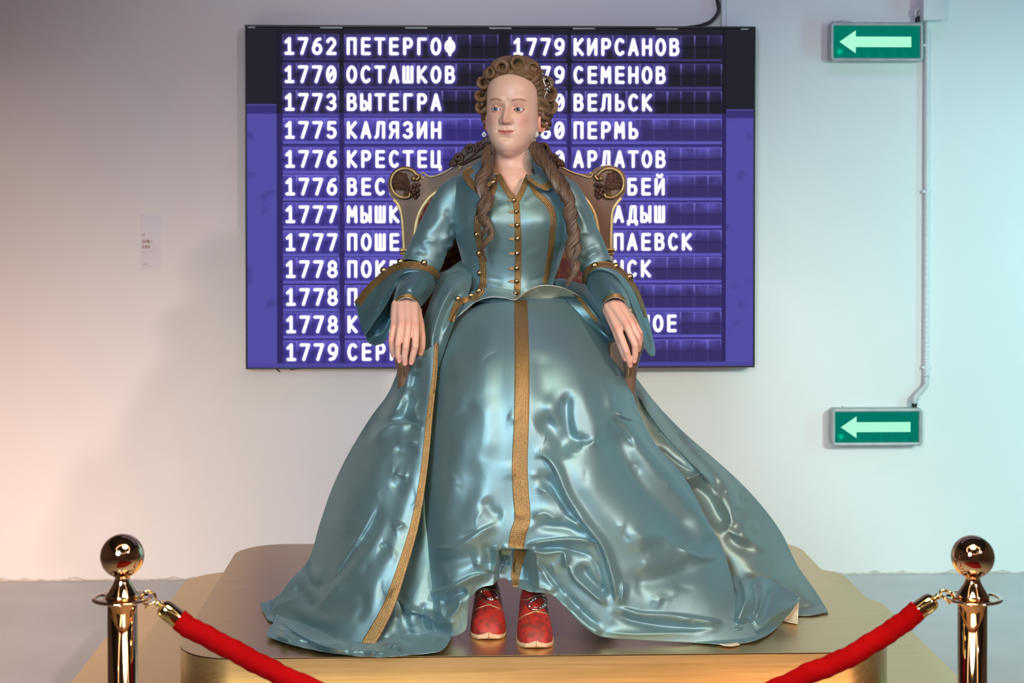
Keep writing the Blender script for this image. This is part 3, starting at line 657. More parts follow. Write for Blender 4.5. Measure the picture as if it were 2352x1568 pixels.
for s, cx in ((1, 930.), (-1, 1400.)):
    # ear volute: C-scroll moulding ending in knobs
    pp = []
    for a in np.linspace(-22, -318, 40):
        r = 33.5; pp.append((cx + s * r * math.cos(rad(a)), 420 + r * 1.03 * math.sin(rad(a))))
    k1 = (cx + s * 22, 410); k2 = (cx - s * 4 + s * 2, 446)
    e0 = pp[0]; pp = [(cx + s * 19, 409), (cx + s * 25, 411), (cx + s * 31, 408)] + pp[1:-3] + [(cx + s * 2, 452), (cx - s * 4, 448), (cx + s * 1, 443)]
    pp = [(cx + s * 20, 410), (cx + s * 27, 412), (cx + s * 33, 405)] + [(cx + s * 33 * math.cos(rad(a)), 420 - 34 * math.sin(rad(a))) for a in range(35, 271, 12)] + [(cx + s * 9, 452), (cx + s * 10, 444), (cx + s * 3, 441), (cx - s * 1, 446)]
    n_ = len(pp); rr_ = [.006, .0075, .0075] + [.0075] * (n_ - 7) + [.0075, .007, .007, .006]
    gilt('volute', pp, rr_, BY - .006, 'gilt_dark', n=160, flat=.8)
    gilt('volute_line', [(a + (cx - a) * .05, b + (420 - b) * .05) for a, b in pp[3:-4]], .0022, BY - .0125, 'gilt', n=90)
    for kx, ky in ((cx + s * 20, 410), (cx + s * 3, 445)):
        gridobj('knob', sphereG(tuple(P(kx, ky, BY - .010)), .0085), M['gilt_dark'], th, cv=True)
    # leaf
    tip = np.array([cx - s * 27, 404 - 2 * (s < 0)]); base = np.array([cx + s * 12, 434.]); ax = base - tip; L = np.linalg.norm(ax); ax /= L; pr = np.array([-ax[1], ax[0]])
    uu, vv = np.meshgrid(np.linspace(0, 1, 60), np.linspace(-1, 1, 41), indexing='ij')
    wd = (np.sin(np.clip(uu * 1.02, 0, 1) ** .8 * math.pi * .93 + .02) * 17 + 2) * (1 + .22 * np.abs(np.sin(uu * 3 * math.pi)) )
    px_ = tip[0] + ax[0] * uu * L + pr[0] * vv * wd; py_ = tip[1] + ax[1] * uu * L + pr[1] * vv * wd
    px_ += ax[0] * np.abs(vv) * -6 * uu; py_ += ax[1] * np.abs(vv) * -6 * uu
    h = .016 - .010 * np.abs(vv) ** 1.5 + .0028 * np.cos((uu * 9 + np.abs(vv) * 3) * math.pi) * (1 - np.abs(vv) * .3) - .004 * np.exp(-(vv / .08) ** 2)
    h *= np.clip((1 - np.abs(vv)) * 6, 0, 1) ** .5 * np.clip(uu * 12, 0, 1)
    gridobj('carved_leaf', P(px_, py_, BY - .004 - h), M['carving'], th, flip=True)
    bl = [(22, 10, 6), (28, 20, 6.5), (21, 27, 6), (11, 24, 5), (31, 8, 5), (15, 32, 5), (24, 36, 5.5), (5, 20, 5.2), (30, 30, 4.5)]
    for dx, dy, r in bl:
        gridobj('carved_berry', sphereG(tuple(P(cx + s * dx, 416 + dy, BY - .006)), r * .00128, 12, 16, (1, 1.2, 1)), M['carving'], th, cv=True)
    gilt('carved_tie', [(cx + s * 2, 444), (cx + s * 9, 440), (cx + s * 15, 431), (cx + s * 17, 424)], .005, BY - .018, 'carving', n=24)
# crest carving on top of the back
cl = [(1029, 382), (1033, 374), (1038, 365), (1044, 357), (1056, 352), (1062, 344), (1070, 333), (1080, 329), (1090, 331), (1103, 324), (1112, 316), (1135, 306), (1165, 302), (1200, 306), (1222, 318), (1230, 327), (1244, 327), (1256, 331), (1263, 340), (1269, 350), (1279, 355), (1284, 363), (1292, 367), (1299, 377), (1296, 384), (1265, 378), (1225, 358), (1165, 348), (1105, 358), (1065, 378)]
prism('crest', cl, BY - .012, BY + .045, M['carving'], th, .007)
def spiral(cx, cy, r, s, turns=1.4, a0=0):
    return [(cx + s * r * (1 - .75 * q) * math.cos(a0 + q * turns * 2 * math.pi), cy + r * (1 - .75 * q) * math.sin(a0 + q * turns * 2 * math.pi)) for q in np.linspace(0, 1, 22)]
for cx, cy, r, s in ((1079, 342, 11, -1), (1053, 362, 10, -1), (1040, 375, 6, -1), (1098, 336, 8, -1), (1250, 340, 12, 1), (1274, 364, 9, 1), (1288, 375, 6, 1), (1232, 336, 7, 1)):
    gilt('crest_scroll', spiral(cx, cy, r, s, 1.3, 2.4), [.0055] * 21 + [.008], BY - .018, 'carving', n=60, flat=1)
for k in range(7):
    o_ = k * 6 - 3
    gilt('crest_flute', [(1034 + o_ * .8, 381 - k), (1058 + o_ * .6, 374 - k * 3.6), (1082 + o_ * .6, 360 - k * 3.6), (1098 + o_ * .6, 346 - k * 2.6), (1118 + o_ * .5, 326)], [.003, .009, .010, .008, .003], BY - .010, 'carving', n=30)
    gilt('crest_flute', [(1296 - o_ * .8, 380 - k), (1274 - o_ * .6, 373 - k * 3.4), (1252 - o_ * .6, 358 - k * 3.4), (1238 - o_ * .6, 346 - k * 2.4), (1222 - o_ * .5, 328)], [.003, .009, .010, .008, .003], BY - .010, 'carving', n=30)
for s, x0, x1 in ((1, 918, 945), (-1, 1384, 1412)):
    for yy, hh in ((574, .010), (582, .006)):
        a = P([x0, x1], [yy, yy], BY - .01); box('post_moulding', ((a[0][0] + a[1][0]) / 2, BY + .02, a[0][2]), (a[1][0] - a[0][0], .075, hh), M['gilt_dark'], th, .003)
# seat, arms, legs
sx0, sx1 = float(P(945, 800, 4.6)[0]), float(P(1408, 800, 4.6)[0])
box('seat_frame', ((sx0 + sx1) / 2, 4.70, .97), (sx1 - sx0, .52, .09), M['wood'], th, .01)
box('seat_cushion', ((sx0 + sx1) / 2, 4.69, 1.035), (sx1 - sx0 - .04, .48, .06), M['red_brocade'], th, .025)
for s, x in ((-1, sx0 + .03), (1, sx1 - .03)):
    for y in (4.47, 4.93):
        tube('leg', [(x, y, .93), (x + .012 * s, y - .01, .80), (x - .004 * s, y, .62), (x + .010 * s, y - .015, .47), (x + .012 * s, y - .02, .455)], [.034, .036, .024, .022, .030], M['wood'], th, 14, 20)
for pl in ([(924, 806), (936, 784), (962, 772), (984, 790), (990, 900), (930, 900)], [(1454, 812), (1444, 790), (1420, 780), (1402, 790), (1398, 900), (1446, 900)]):
    prism('side_panel', pl, 4.475, 4.93, M['wood'], th, .006)
arms = {-1: [(938, 690, 4.97), (936, 715, 4.75), (930, 748, 4.52), (924, 770, 4.41), (920, 792, 4.395), (929, 800, 4.41)], 1: [(1398, 690, 4.97), (1420, 715, 4.75), (1440, 750, 4.52), (1452, 775, 4.42), (1460, 797, 4.405), (1452, 806, 4.41)]}
for s, a in arms.items():
    tube('armrest', [tuple(P(*q)) for q in a], [.022, .024, .026, .027, .022, .012], M['wood'], th, 16, 50)
    pad = [(q[0] - s * 0, q[1] - 12, q[2] + .02) for q in a[:4]]
    tube('arm_pad', [tuple(P(*q)) for q in pad], [.020, .026, .028, .018], M['red_brocade'], th, 16, 40)
    b = [(a[4][0] - s * -2, 800, 4.42), (925 if s < 0 else 1450, 830, 4.43), (928 if s < 0 else 1447, 866, 4.455), (933 if s < 0 else 1436, 940, 4.48)]
    tube('arm_support', [tuple(P(*q)) for q in b], [.016, .020, .016, .022], M['wood'], th, 14, 30, flute=.15)
    gilt('gilt_scroll_line', [(b[0][0] - 6, 812), (b[1][0] - 4, 835), (b[2][0] - 3, 862)], .003, 4.412, 'gilt_dark', n=20)
    xa = 965 if s < 0 else 1447
    for k in range(5):
        gridobj('pad_braid', sphereG(tuple(P(xa + k * .6 * s * -1, 712 + k * 5, 4.46)), .0055, 8, 12), M['cord'], th, cv=True)

# ------------------------------------------------------------------ the seated figure
man = thing('person', 'woman in teal satin gown with gold braid, seated with hands on throne arms', 'person', (.17, 4.35, PODZ))
A_H, RHO = rad(16), rad(1.8)
eye = P(1163, 250, 4.60); O = eye + .088 * np.array([math.sin(A_H), math.cos(A_H), 0])
Rf = np.array([-math.sin(A_H), -math.cos(A_H), 0]); Rx0 = np.array([math.cos(A_H), -math.sin(A_H), 0]); Zu = np.array([0, 0, 1.])
Rx = Rx0 * math.cos(RHO) - Zu * math.sin(RHO); Rz = Zu * math.cos(RHO) + Rx0 * math.sin(RHO)
def HW(x, f, z): return O + np.asarray(x)[..., None] * Rx + np.asarray(f)[..., None] * Rf + np.asarray(z)[..., None] * Rz
tz = [.131, .128, .121, .110, .096, .07, .03, 0, -.03, -.05, -.066, -.080, -.092, -.102, -.112, -.120, -.127, -.133, -.140, -.300]
tw = [.003, .020, .036, .050, .061, .0735, .0765, .0765, .0755, .0745, .0720, .0655, .0600, .0545, .0480, .0415, .0330, .021, .006, .005]
tf = [.003, .022, .040, .058, .073, .0875, .0905, .088, .0865, .0870, .0870, .0862, .0855, .0845, .0825, .0780, .0700, .056, .030, .005]
tb = [.003, .026, .048, .070, .085, .099, .100, .096, .086, .078, .072, .066, .060, .052, .042, .034, .025, .014, .006, .005]
nkz = [-.060, -.09, -.12, -.145, -.165, -.180, -.195, -.215, -.245, -.285]
nkw = [.050, .0545, .0565, .0572, .0580, .0620, .078, .110, .145, .165]
nkf = [.020, .034, .042, .0455, .0485, .0530, .0590, .069, .090, .112]
nkb = [.060, .063, .063, .063, .064, .066, .070, .078, .088, .095]
nz_, nf_ = 440, 420
zz = np.concatenate([np.linspace(.131, .10, 26, endpoint=False), np.linspace(.10, -.125, 330, endpoint=False), np.linspace(-.125, -.285, 84)])
tt = np.linspace(-1, 1, nf_, endpoint=False); phi = math.pi * (.42 * tt + .58 * tt ** 3)
Zg, Pg = np.meshgrid(zz, phi, indexing='ij')
W0, F0, B0 = interp(Zg, tz, tw), interp(Zg, tz, tf), interp(Zg, tz, tb)
def superr(phi, w, f, b, n):
    d = np.where(np.cos(phi) > 0, f, b); return 1 / ((np.abs(np.sin(phi)) / w) ** n + (np.abs(np.cos(phi)) / d) ** n) ** (1 / n)
nn = 2.25 - .25 * (Zg < -.10) * np.clip((-.10 - Zg) / .02, 0, 1)
Rh = superr(Pg, W0, F0, B0, nn)
Nw, Nf, Nb = interp(Zg, nkz, nkw), interp(Zg, nkz, nkf), interp(Zg, nkz, nkb)
Rn = superr(Pg + A_H * 0, Nw, Nf, Nb, 2.0) * np.clip((-.055 - Zg) / .03, .3, 1)
kk = .011; dd_ = Rh - Rn; Rr = np.maximum(Rh, Rn) + np.where(Zg < -.06, kk * .35 * np.exp(-(dd_ / kk) ** 2), 0)
X, Fd = Rr * np.sin(Pg), Rr * np.cos(Pg)
front = 1 / (1 + np.exp(-(np.cos(Pg) - .15) * 18))
def ga(x, z, cx, cz, sx, sz): return np.exp(-((x - cx) / sx) ** 2 - ((z - cz) / sz) ** 2)
def sm(a, b, v): t = np.clip((v - a) / (b - a), 0, 1); return t * t * (3 - 2 * t)
x, z = X.copy(), Zg; ax_ = np.abs(x); d = np.zeros_like(x)
d += .0035 * ga(ax_, z, .030, .026, .022, .009) - .0015 * ga(x, z, 0, .022, .010, .012)
d -= .0095 * ga(ax_, z, .030, .001, .020, .0135)
d -= .0030 * ga(ax_, z, .016, .006, .008, .012)
nb = sm(.014, -.026, z); nose_w = .0068 + .0034 * nb
d += (.0050 + .0105 * nb) * np.exp(-(x / nose_w) ** 2) * sm(.022, .004, z) * sm(-.0455, -.0380, z)
d += .0042 * np.exp(-(ax_ / .0180) ** 2) * sm(.004, -.028, z) * sm(-.048, -.040, z)
d += .0068 * ga(x, z, 0, -.0305, .0108, .0088)
d += .0080 * ga(ax_, z, .0138, -.0350, .0056, .0062)
d -= .0045 * ga(ax_, z, .0070, -.0428, .0038, .0024)
d -= .0022 * ga(ax_, z, .0222, -.0390, .0042, .0100)
d += .0045 * ga(ax_, z, .043, -.032, .020, .020) + .0028 * ga(ax_, z, .040, -.070, .018, .020)
# mouth
lipc = -.0645 + .0022 * (ax_ / .022) ** 2 - .0009 * ga(x, z, 0, -.066, .004, .02)
lw = np.clip(1 - (ax_ / .0225) ** 2, 0, 1)
d += .0022 * ga(x, z, 0, -.066, .026, .014)
d += .0026 * np.exp(-((z - lipc - .0032) / .0030) ** 2) * lw ** .7
d += .0036 * np.exp(-((z - lipc + .0042) / .0038) ** 2) * lw ** 1.0
d -= .0032 * np.exp(-((z - lipc) / .0012) ** 2) * np.clip(1 - (ax_ / .0245) ** 4, 0, 1)
d -= .0020 * ga(ax_, z, .0250, -.0625, .0035, .004)
d -= .0014 * ga(x, z, 0, -.0530, .0028, .0050)
d -= .0040 * ga(x, z, 0, -.0825, .016, .0055)
d += .0050 * ga(x, z, 0, -.1000, .019, .0130)
d -= .0006 * np.exp(-(((z + .074) + (ax_ - .030) * .9) / .004) ** 2) * ga(ax_, z, .032, -.070, .010, .014)
# double chin and throat
d += .0035 * ga(x, z, 0, -.134, .035, .007) - .0015 * ga(x, z, 0, -.122, .03, .004)
Fd = Fd + d * front
# eyes
EX, EZ, ER = .0335, -.0005, .0122; EYES = []
lid = np.zeros_like(x); inside = np.zeros_like(x, bool)
for s in (-1, 1):
    ef = .0712
    EYES.append((s * EX, ef, EZ)); dx = x - s * EX; dz = z - EZ - .06 * dx * s
    r2 = dx ** 2 + dz ** 2; ball = ef + np.sqrt(np.clip((ER + .0010) ** 2 - r2, 0, None)); near = np.exp(-(r2 / .0150 ** 2) ** 3)
    Fd = np.where((r2 < .0132 ** 2) & (np.cos(Pg) > 0), np.maximum(Fd, ball + .0002) * near + Fd * (1 - near), Fd)
    up_ = np.where(dz > 0, .0054, .0048); e = (dx / .0138) ** 2 + (np.abs(dz + .0004) / up_) ** 2
    ed = np.exp(-((e - 1.25) / .35) ** 2) * (np.cos(Pg) > 0); Fd += .0011 * ed * (1 + .6 * (dz > 0))
    Fd -= .0022 * np.exp(-((dz - .0098 + .018 * 40 * dx ** 2) / .0014) ** 2) * np.exp(-(dx / .015) ** 4) * (np.cos(Pg) > 0)
    Fd -= .0012 * np.exp(-((dz + .0105 - 14 * dx ** 2) / .0018) ** 2) * np.exp(-(dx / .013) ** 4) * (np.cos(Pg) > 0)
    ins = (e < 1) & (np.cos(Pg) > 0); Fd = np.where(ins, ef + .001 + 0 * Fd, Fd); inside |= ins; lid += ed
headG = HW(X, Fd, Zg)
# shift the neck and chest back under the trunk, unturned
k = sm(-.12, -.20, Zg)[..., None]
hn = O + X[..., None] * np.array([1, 0, 0]) + Fd[..., None] * np.array([0, -1., 0]) + Zg[..., None] * Zu + np.array([-.004, .0, 0])
headG = headG * (1 - k) + hn * k
# paint
def L3(r, g, b): return np.array(s2l((r, g, b)))
base = np.zeros(x.shape + (3,)); base[:] = L3(224, 180, 160)
def mixc(c, m): 
    global base
    m = np.clip(m, 0, 1)[..., None]; base = base * (1 - m) + c * m
fr = front
mixc(L3(214, 146, 134), .66 * ga(ax_, z, .047, -.028, .022, .022) * fr)
mixc(L3(218, 140, 124), .5 * ga(x, z, 0, -.034, .016, .014) * fr)
mixc(L3(205, 135, 122), .45 * ga(ax_, z, .031, .004, .020, .013) * fr)
mixc(L3(214, 150, 134), .30 * sm(-.10, -.14, z) * fr)
lipm = sm(1.05, .75, (ax_ / .0228) ** 2 + (np.abs(z - lipc) / np.where(z > lipc, .0062 - .0012 * ga(x, z, 0, -.06, .003, .02), .0072)) ** 2)
mixc(L3(200, 104, 96), .80 * lipm * fr); mixc(L3(120, 48, 42), .75 * np.exp(-((z - lipc) / .0011) ** 2) * sm(.0245, .021, ax_) * fr)
bz = .0235 + .004 * np.sin(np.clip((ax_ - .012) / .042, 0, 1) * math.pi * .9) - .10 * np.clip(ax_ - .040, 0, 1)
mixc(L3(146, 96, 68), .85 * np.exp(-((z - bz) / .0032) ** 2) * sm(.012, .018, ax_) * sm(.058, .046, ax_) * fr)
for s in (-1, 1):
    dx = x - s * EX; dz = z - EZ - .06 * dx * s
    up_ = np.where(dz > 0, .0054, .0048); e = (dx / .0138) ** 2 + (np.abs(dz + .0004) / up_) ** 2
    mixc(L3(190, 110, 98), .5 * np.exp(-((e - 1.2) / .4) ** 2) * fr)
    mixc(L3(78, 46, 38), .8 * np.exp(-((e - 1.03) / .16) ** 2) * (dz > .0005) * fr)
    mixc(L3(150, 88, 76), .5 * np.exp(-((dz - .0098 + .72 * dx ** 2) / .0011) ** 2) * np.exp(-(dx / .014) ** 4) * fr)
mixc(L3(120, 55, 45), .9 * ga(ax_, z, .0070, -.0436, .0034, .0018) * fr)
HV = headG.reshape(-1, 3); HF = gridfaces(nz_, nf_, False, True, 0, False); HC = base.reshape(-1, 3)
keep = ~(inside[:-1, :] & inside[1:, :]); keep = keep.ravel() if keep.shape[1] == nf_ else keep
HF = HF[keep.ravel()]
# ears
def ear(s):
    u = np.linspace(0, 2 * math.pi, 44, endpoint=False); rows = []
    for k_, (q, hgt) in enumerate(((1.0, 0), (1.04, .004), (1.0, .0085), (.90, .0095), (.80, .0065), (.62, .0030), (.40, .0020), (.18, .0035), (.02, .0020))):
        ex = .0165 * q * np.cos(u) * (1 - .25 * (np.sin(u) < 0) * np.abs(np.sin(u))); ez = .031 * q * np.sin(u)
        rows.append((ex, ez, np.full_like(u, hgt)))
    R = []
    for ex, ez, hg in rows:
        # ear lies in a plane swept back, standing off the head
        R.append(HW(s * (.0735 + hg * .9 + .35 * np.clip(-ex, -1, 1) * -1 * .0 + (ex < 0) * (-ex) * .95), -.010 + ex + .002, -.030 + ez + 0 * ex))
    return np.array(R)
mb_v, mb_f, mb_c = [HV], [HF], [HC]; off = len(HV)
for s in (-1, 1):
    E = ear(s); mb_v.append(E.reshape(-1, 3)); mb_f.append(gridfaces(E.shape[0], E.shape[1], False, True, off, s > 0)); off += E.shape[0] * E.shape[1]
    c = np.zeros((E.shape[0], E.shape[1], 3)); c[:] = L3(226, 150, 132); c[4:7] = L3(205, 120, 104); mb_c.append(c.reshape(-1, 3))
# limbs and trunk under the clothes, hands: tapered capsules fused into one skin
def capsule(a, b, ra, rb, n=14):
    a, b = np.array(a, float), np.array(b, float); L = np.linalg.norm(b - a); t = (b - a) / max(L, 1e-9)
    up = np.array([0, 0, 1.]) if abs(t[2]) < .9 else np.array([1., 0, 0]); u = np.cross(t, up); u /= np.linalg.norm(u); v = np.cross(t, u)
    pr = [(-ra * math.cos(q), ra * math.sin(q)) for q in np.linspace(0, math.pi / 2, 6)] + [(L + rb * math.sin(q), rb * math.cos(q)) for q in np.linspace(0, math.pi / 2, 6)]
    an = np.linspace(0, 2 * math.pi, n, endpoint=False); V_ = []
    for h, r in pr: V_.append(a + t * h + max(r, 1e-5) * (np.cos(an)[:, None] * u + np.sin(an)[:, None] * v))
    return np.array(V_)
def fuse(caps, voxel, smooth=3):
    mb = MB()
    for a, b, ra, rb in caps:
        G_ = capsule(a, b, ra, rb); mb.grid(G_, cv=True)
        n = G_.shape[1]; k_ = mb.n - G_.shape[0] * n; mb.f.append(list(range(k_, k_ + n))); mb.f.append(list(range(mb.n - 1, mb.n - n - 1, -1)))
    o = mb.build('tmp', M['skin']); bm = bmesh.new(); bm.from_mesh(o.data); bmesh.ops.recalc_face_normals(bm, faces=bm.faces); bm.to_mesh(o.data); bm.free()
    r = o.modifiers.new('r', 'REMESH'); r.mode = 'VOXEL'; r.voxel_size = voxel
    if smooth: s_ = o.modifiers.new('s', 'SMOOTH'); s_.iterations = smooth; s_.factor = .5
    dg = bpy.context.evaluated_depsgraph_get(); me = o.evaluated_get(dg).to_mesh()
    v = np.empty(len(me.vertices) * 3); me.vertices.foreach_get('co', v); f = [list(p.vertices) for p in me.polygons]
    o.evaluated_get(dg).to_mesh_clear(); bpy.data.objects.remove(o); return v.reshape(-1, 3), f
def chain(pts): return [(P(*a[:3]), P(*b[:3]), a[3], b[3]) for a, b in zip(pts[:-1], pts[1:])]
# image-left hand (resting on the arm end, fingers hanging)
HANDL = {
 'wrist': (932, 684, 4.455, .0240), 'fore': (954, 645, 4.62, .028),
 'fingers': [
  [(912, 700, 4.425, .016), (905, 748, 4.365, .0100), (899, 781, 4.340, .0088), (901, 803, 4.345, .0078), (904, 816, 4.352, .0068)],
  [(922, 700, 4.420, .018), (921, 745, 4.350, .0106), (914, 790, 4.322, .0093), (914, 814, 4.328, .0083), (917, 828, 4.334, .0074)],
  [(935, 700, 4.415, .018), (938, 746, 4.344, .0108), (932, 796, 4.314, .0096), (929, 820, 4.320, .0086), (930, 834, 4.327, .0077)],
  [(948, 702, 4.420, .017), (955, 752, 4.348, .0106), (954, 795, 4.318, .0096), (948, 818, 4.326, .0086), (945, 832, 4.333, .0077)],
  [(953, 706, 4.440, .015), (966, 744, 4.410, .0105), (970, 776, 4.380, .0095), (970, 797, 4.378, .0086), (966, 812, 4.380, .0075)]]}
HANDR = {
 'wrist': (1410, 686, 4.455, .0245), 'fore': (1390, 645, 4.62, .028),
 'fingers': [
  [(1400, 706, 4.425, .017), (1420, 757, 4.362, .0106), (1439, 806, 4.330, .0096), (1444, 826, 4.338, .0086), (1447, 838, 4.345, .0077)],
  [(1411, 703, 4.415, .018), (1440, 748, 4.350, .0108), (1459, 792, 4.325, .0095), (1459, 815, 4.332, .0084), (1457, 828, 4.338, .0074)],
  [(1420, 703, 4.420, .018), (1451, 742, 4.362, .0100), (1466, 775, 4.350, .0090), (1468, 792, 4.358, .0080), (1466, 803, 4.366, .0072)],
  [(1424, 702, 4.428, .015), (1456, 738, 4.385, .0090), (1470, 765, 4.378, .0080), (1472, 780, 4.388, .0072), (1470, 788, 4.396, .0066)],
  [(1396, 712, 4.450, .015), (1412, 756, 4.430, .0105), (1424, 790, 4.405, .0098), (1432, 812, 4.400, .0088), (1436, 824, 4.402, .0076)]]}
for H_ in (HANDL, HANDR):
    caps = chain([H_['fore'], H_['wrist']])
    w_ = H_['wrist']
    for f_ in H_['fingers']:
        caps += chain([(w_[0] + (f_[0][0] - w_[0]) * .5, w_[1] + 8, w_[2] + .002, .0175), f_[0]]) + chain(f_)
    for i in range(3):
        a, b = H_['fingers'][i], H_['fingers'][i + 1]
        for t in (.35, .7):
            qa = [a[0][k] * (1 - t) + a[1][k] * t for k in range(3)] + [.0125]; qb = [b[0][k] * (1 - t) + b[1][k] * t for k in range(3)] + [.0125]
            qa[2] += .006; qb[2] += .006; caps += chain([qa, qb])
        ma = [(a[0][k] + b[0][k]) / 2 for k in range(3)]; mb2 = [(a[1][k] + b[1][k]) / 2 for k in range(3)]; ma[2] += .0005; mb2[2] += .0035
        caps += chain([(w_[0] + (ma[0] - w_[0]) * .5, w_[1] + 6, w_[2] + .001, .0180), (*ma, .0172), (*mb2, .0100)])
    v, f = fuse(caps, .0016, 6)
    # knuckle creases and painted nails follow the finger joints
    c = np.zeros((len(v), 3)); c[:] = L3(214, 164, 145)
    for f_ in H_['fingers']:
        for j_, r_, col, am in ((1, .012, L3(206, 124, 106), .6), (2, .009, L3(198, 116, 98), .6), (4, .010, L3(214, 128, 114), .55)):
            q = P(*f_[j_][:3]); m_ = np.exp(-np.sum((v - q) ** 2, 1) / r_ ** 2) * am; c = c * (1 - m_[:, None]) + col * m_[:, None]
        tip = P(*f_[4][:3]); prv = P(*f_[3][:3]); ft = (tip - prv) / np.linalg.norm(tip - prv)
        vw = np.array([0, -1, 0.15]); vw = vw - ft * np.dot(vw, ft); vw /= np.linalg.norm(vw); sd = np.cross(ft, vw); nc = tip + ft * .0015 + vw * .0072
        q = v - nc; a_, b_, c_ = q @ ft, q @ sd, q @ vw
        m_ = ((a_ / .0062) ** 2 + (b_ / .0050) ** 2 < 1) & (c_ > -.004) & (c_ < .008)
        c[m_] = L3(238, 176, 162); v[m_] += vw * .0005
        e_ = (a_ / .0062) ** 2 + (b_ / .0050) ** 2; rim = (e_ > 1) & (e_ < 1.5) & (c_ > -.004) & (c_ < .008); c[rim] = L3(200, 120, 104); v[rim] -= vw * .0003
    mb_v.append(v); mb_f.append([[q + off for q in p] for p in f]); mb_c.append(c); off += len(v)
caps = [(P(1180, 560, 4.70), P(1176, 660, 4.72), .085, .085), (P(1140, 485, 4.73), P(1215, 485, 4.73), .060, .060), (P(1130, 760, 4.72), P(1225, 760, 4.72), .10, .10),
        (P(1066, 452, 4.71), P(966, 615, 4.69), .038, .030), (P(966, 615, 4.69), P(940, 672, 4.52), .030, .022), (P(1292, 455, 4.71), P(1368, 615, 4.69), .036, .030), (P(1368, 615, 4.69), P(1402, 674, 4.52), .030, .022),
        (P(1120, 800, 4.68), P(1130, 900, 4.37), .075, .048), (P(1240, 800, 4.68), P(1235, 900, 4.37), .075, .048), (P(1130, 900, 4.37), P(1120, 1290, 4.36), .048, .030), (P(1235, 900, 4.37), P(1234, 1300, 4.34), .048, .030), (P(1120, 1290, 4.36), P(1120, 1345, 4.34), .030, .030), (P(1234, 1300, 4.34), P(1232, 1355, 4.30), .030, .030)]
v, f = fuse(caps, .012, 3); c = np.zeros((len(v), 3)); c[:] = L3(228, 176, 156)
mb_v.append(v); mb_f.append([[q + off for q in p] for p in f]); mb_c.append(c); off += len(v)
allf = []
for f in mb_f: allf += (f.tolist() if hasattr(f, 'tolist') else f)
body = mobj('body', np.concatenate(mb_v), allf, M['skin'], man, label='pale waxen skin with rosy cheeks, face turned slightly aside')
cc = np.concatenate(mb_c); at = body.data.color_attributes.new('paint', 'FLOAT_COLOR', 'POINT')
at.data.foreach_set('color', np.concatenate([cc, np.ones((len(cc), 1))], 1).astype(np.float32).ravel())
for s, (ex, ef, ez) in zip((-1, 1), EYES):
    c = HW(ex, ef, ez); gaze = np.array([-.26 if s < 0 else -.40, -1, -.01]); gaze /= np.linalg.norm(gaze)
    eb = gridobj('eye', sphereG(c, ER, 24, 32), M['eye_white'], man, cv=True)
    u = np.cross(gaze, Zu); u /= np.linalg.norm(u); v_ = np.cross(u, gaze)
    def disc(r0, r1, o0, nm, m):
        aa = np.linspace(0, 2 * math.pi, 32, endpoint=False); rows = []
        for q in np.linspace(r0, r1, 8):
            h = math.sqrt(ER ** 2 - q ** 2) + o0; rows.append(c + gaze * h + q * (np.cos(aa)[:, None] * u + np.sin(aa)[:, None] * v_))
        return gridobj(nm, np.array(rows), m, eb, cv=True)
    disc(.0001, .0066, .0003, 'iris', M['iris']); disc(.00005, .0026, .0006, 'pupil', M['pupil'])
# ------------------------------------------------------------------ hair
def K(z_, ph, off=0.0):
    z_ = np.asarray(z_, float); ph = np.asarray(ph, float)
    w_, f_, b_ = interp(z_, tz, tw), interp(z_, tz, tf), interp(z_, tz, tb)
    r = superr(ph, w_, f_, b_, 2.25) + off * (1 - .5 * sm(.09, .13, z_)); return HW(r * np.sin(ph), r * np.cos(ph), z_ + off * .95 * sm(.05, .125, z_))
def phih(z_): return np.interp(z_, [-.07, -.03, 0, .04, .062, .080, .092, .097, .10], [1.75, 1.52, 1.30, 1.22, 1.12, .90, .50, .20, .01])
hz_ = np.linspace(-.070, .1308, 150); hp = np.linspace(0, 1, 700)
HZ, HP = np.meshgrid(hz_, hp, indexing='ij'); ph0 = phih(HZ); PH = ph0 + HP * (2 * math.pi - 2 * ph0)
edge = np.minimum(HP, 1 - HP); offh = .0005 + .017 * sm(0, .11, edge) + .008 * sm(.098, .118, HZ)
offh *= 1 - .7 * sm(-.035, -.070, HZ)
def strands(u, seed, f0=220):
    r = np.random.RandomState(seed); o = 0 * u
    for k_ in range(16): o = o + np.sin(u * f0 * (.25 + 1.3 * r.rand()) + r.rand() * 6.28) * (.4 + r.rand() * .8)
    return o / 4
flow = HP + .015 * np.sin(HZ * 55 + HP * 9) + .01 * np.sin(HZ * 110)
offh += .0009 * strands(flow, 3, 420) + .0012 * np.sin(flow * 130 + 2 * np.sin(HZ * 60)) * sm(0, .02, edge)
hair = thing_hair = gridobj('hair', K(HZ, PH, offh), M['hair'], man, flip=True, label='auburn hair pinned up in rolled curls')
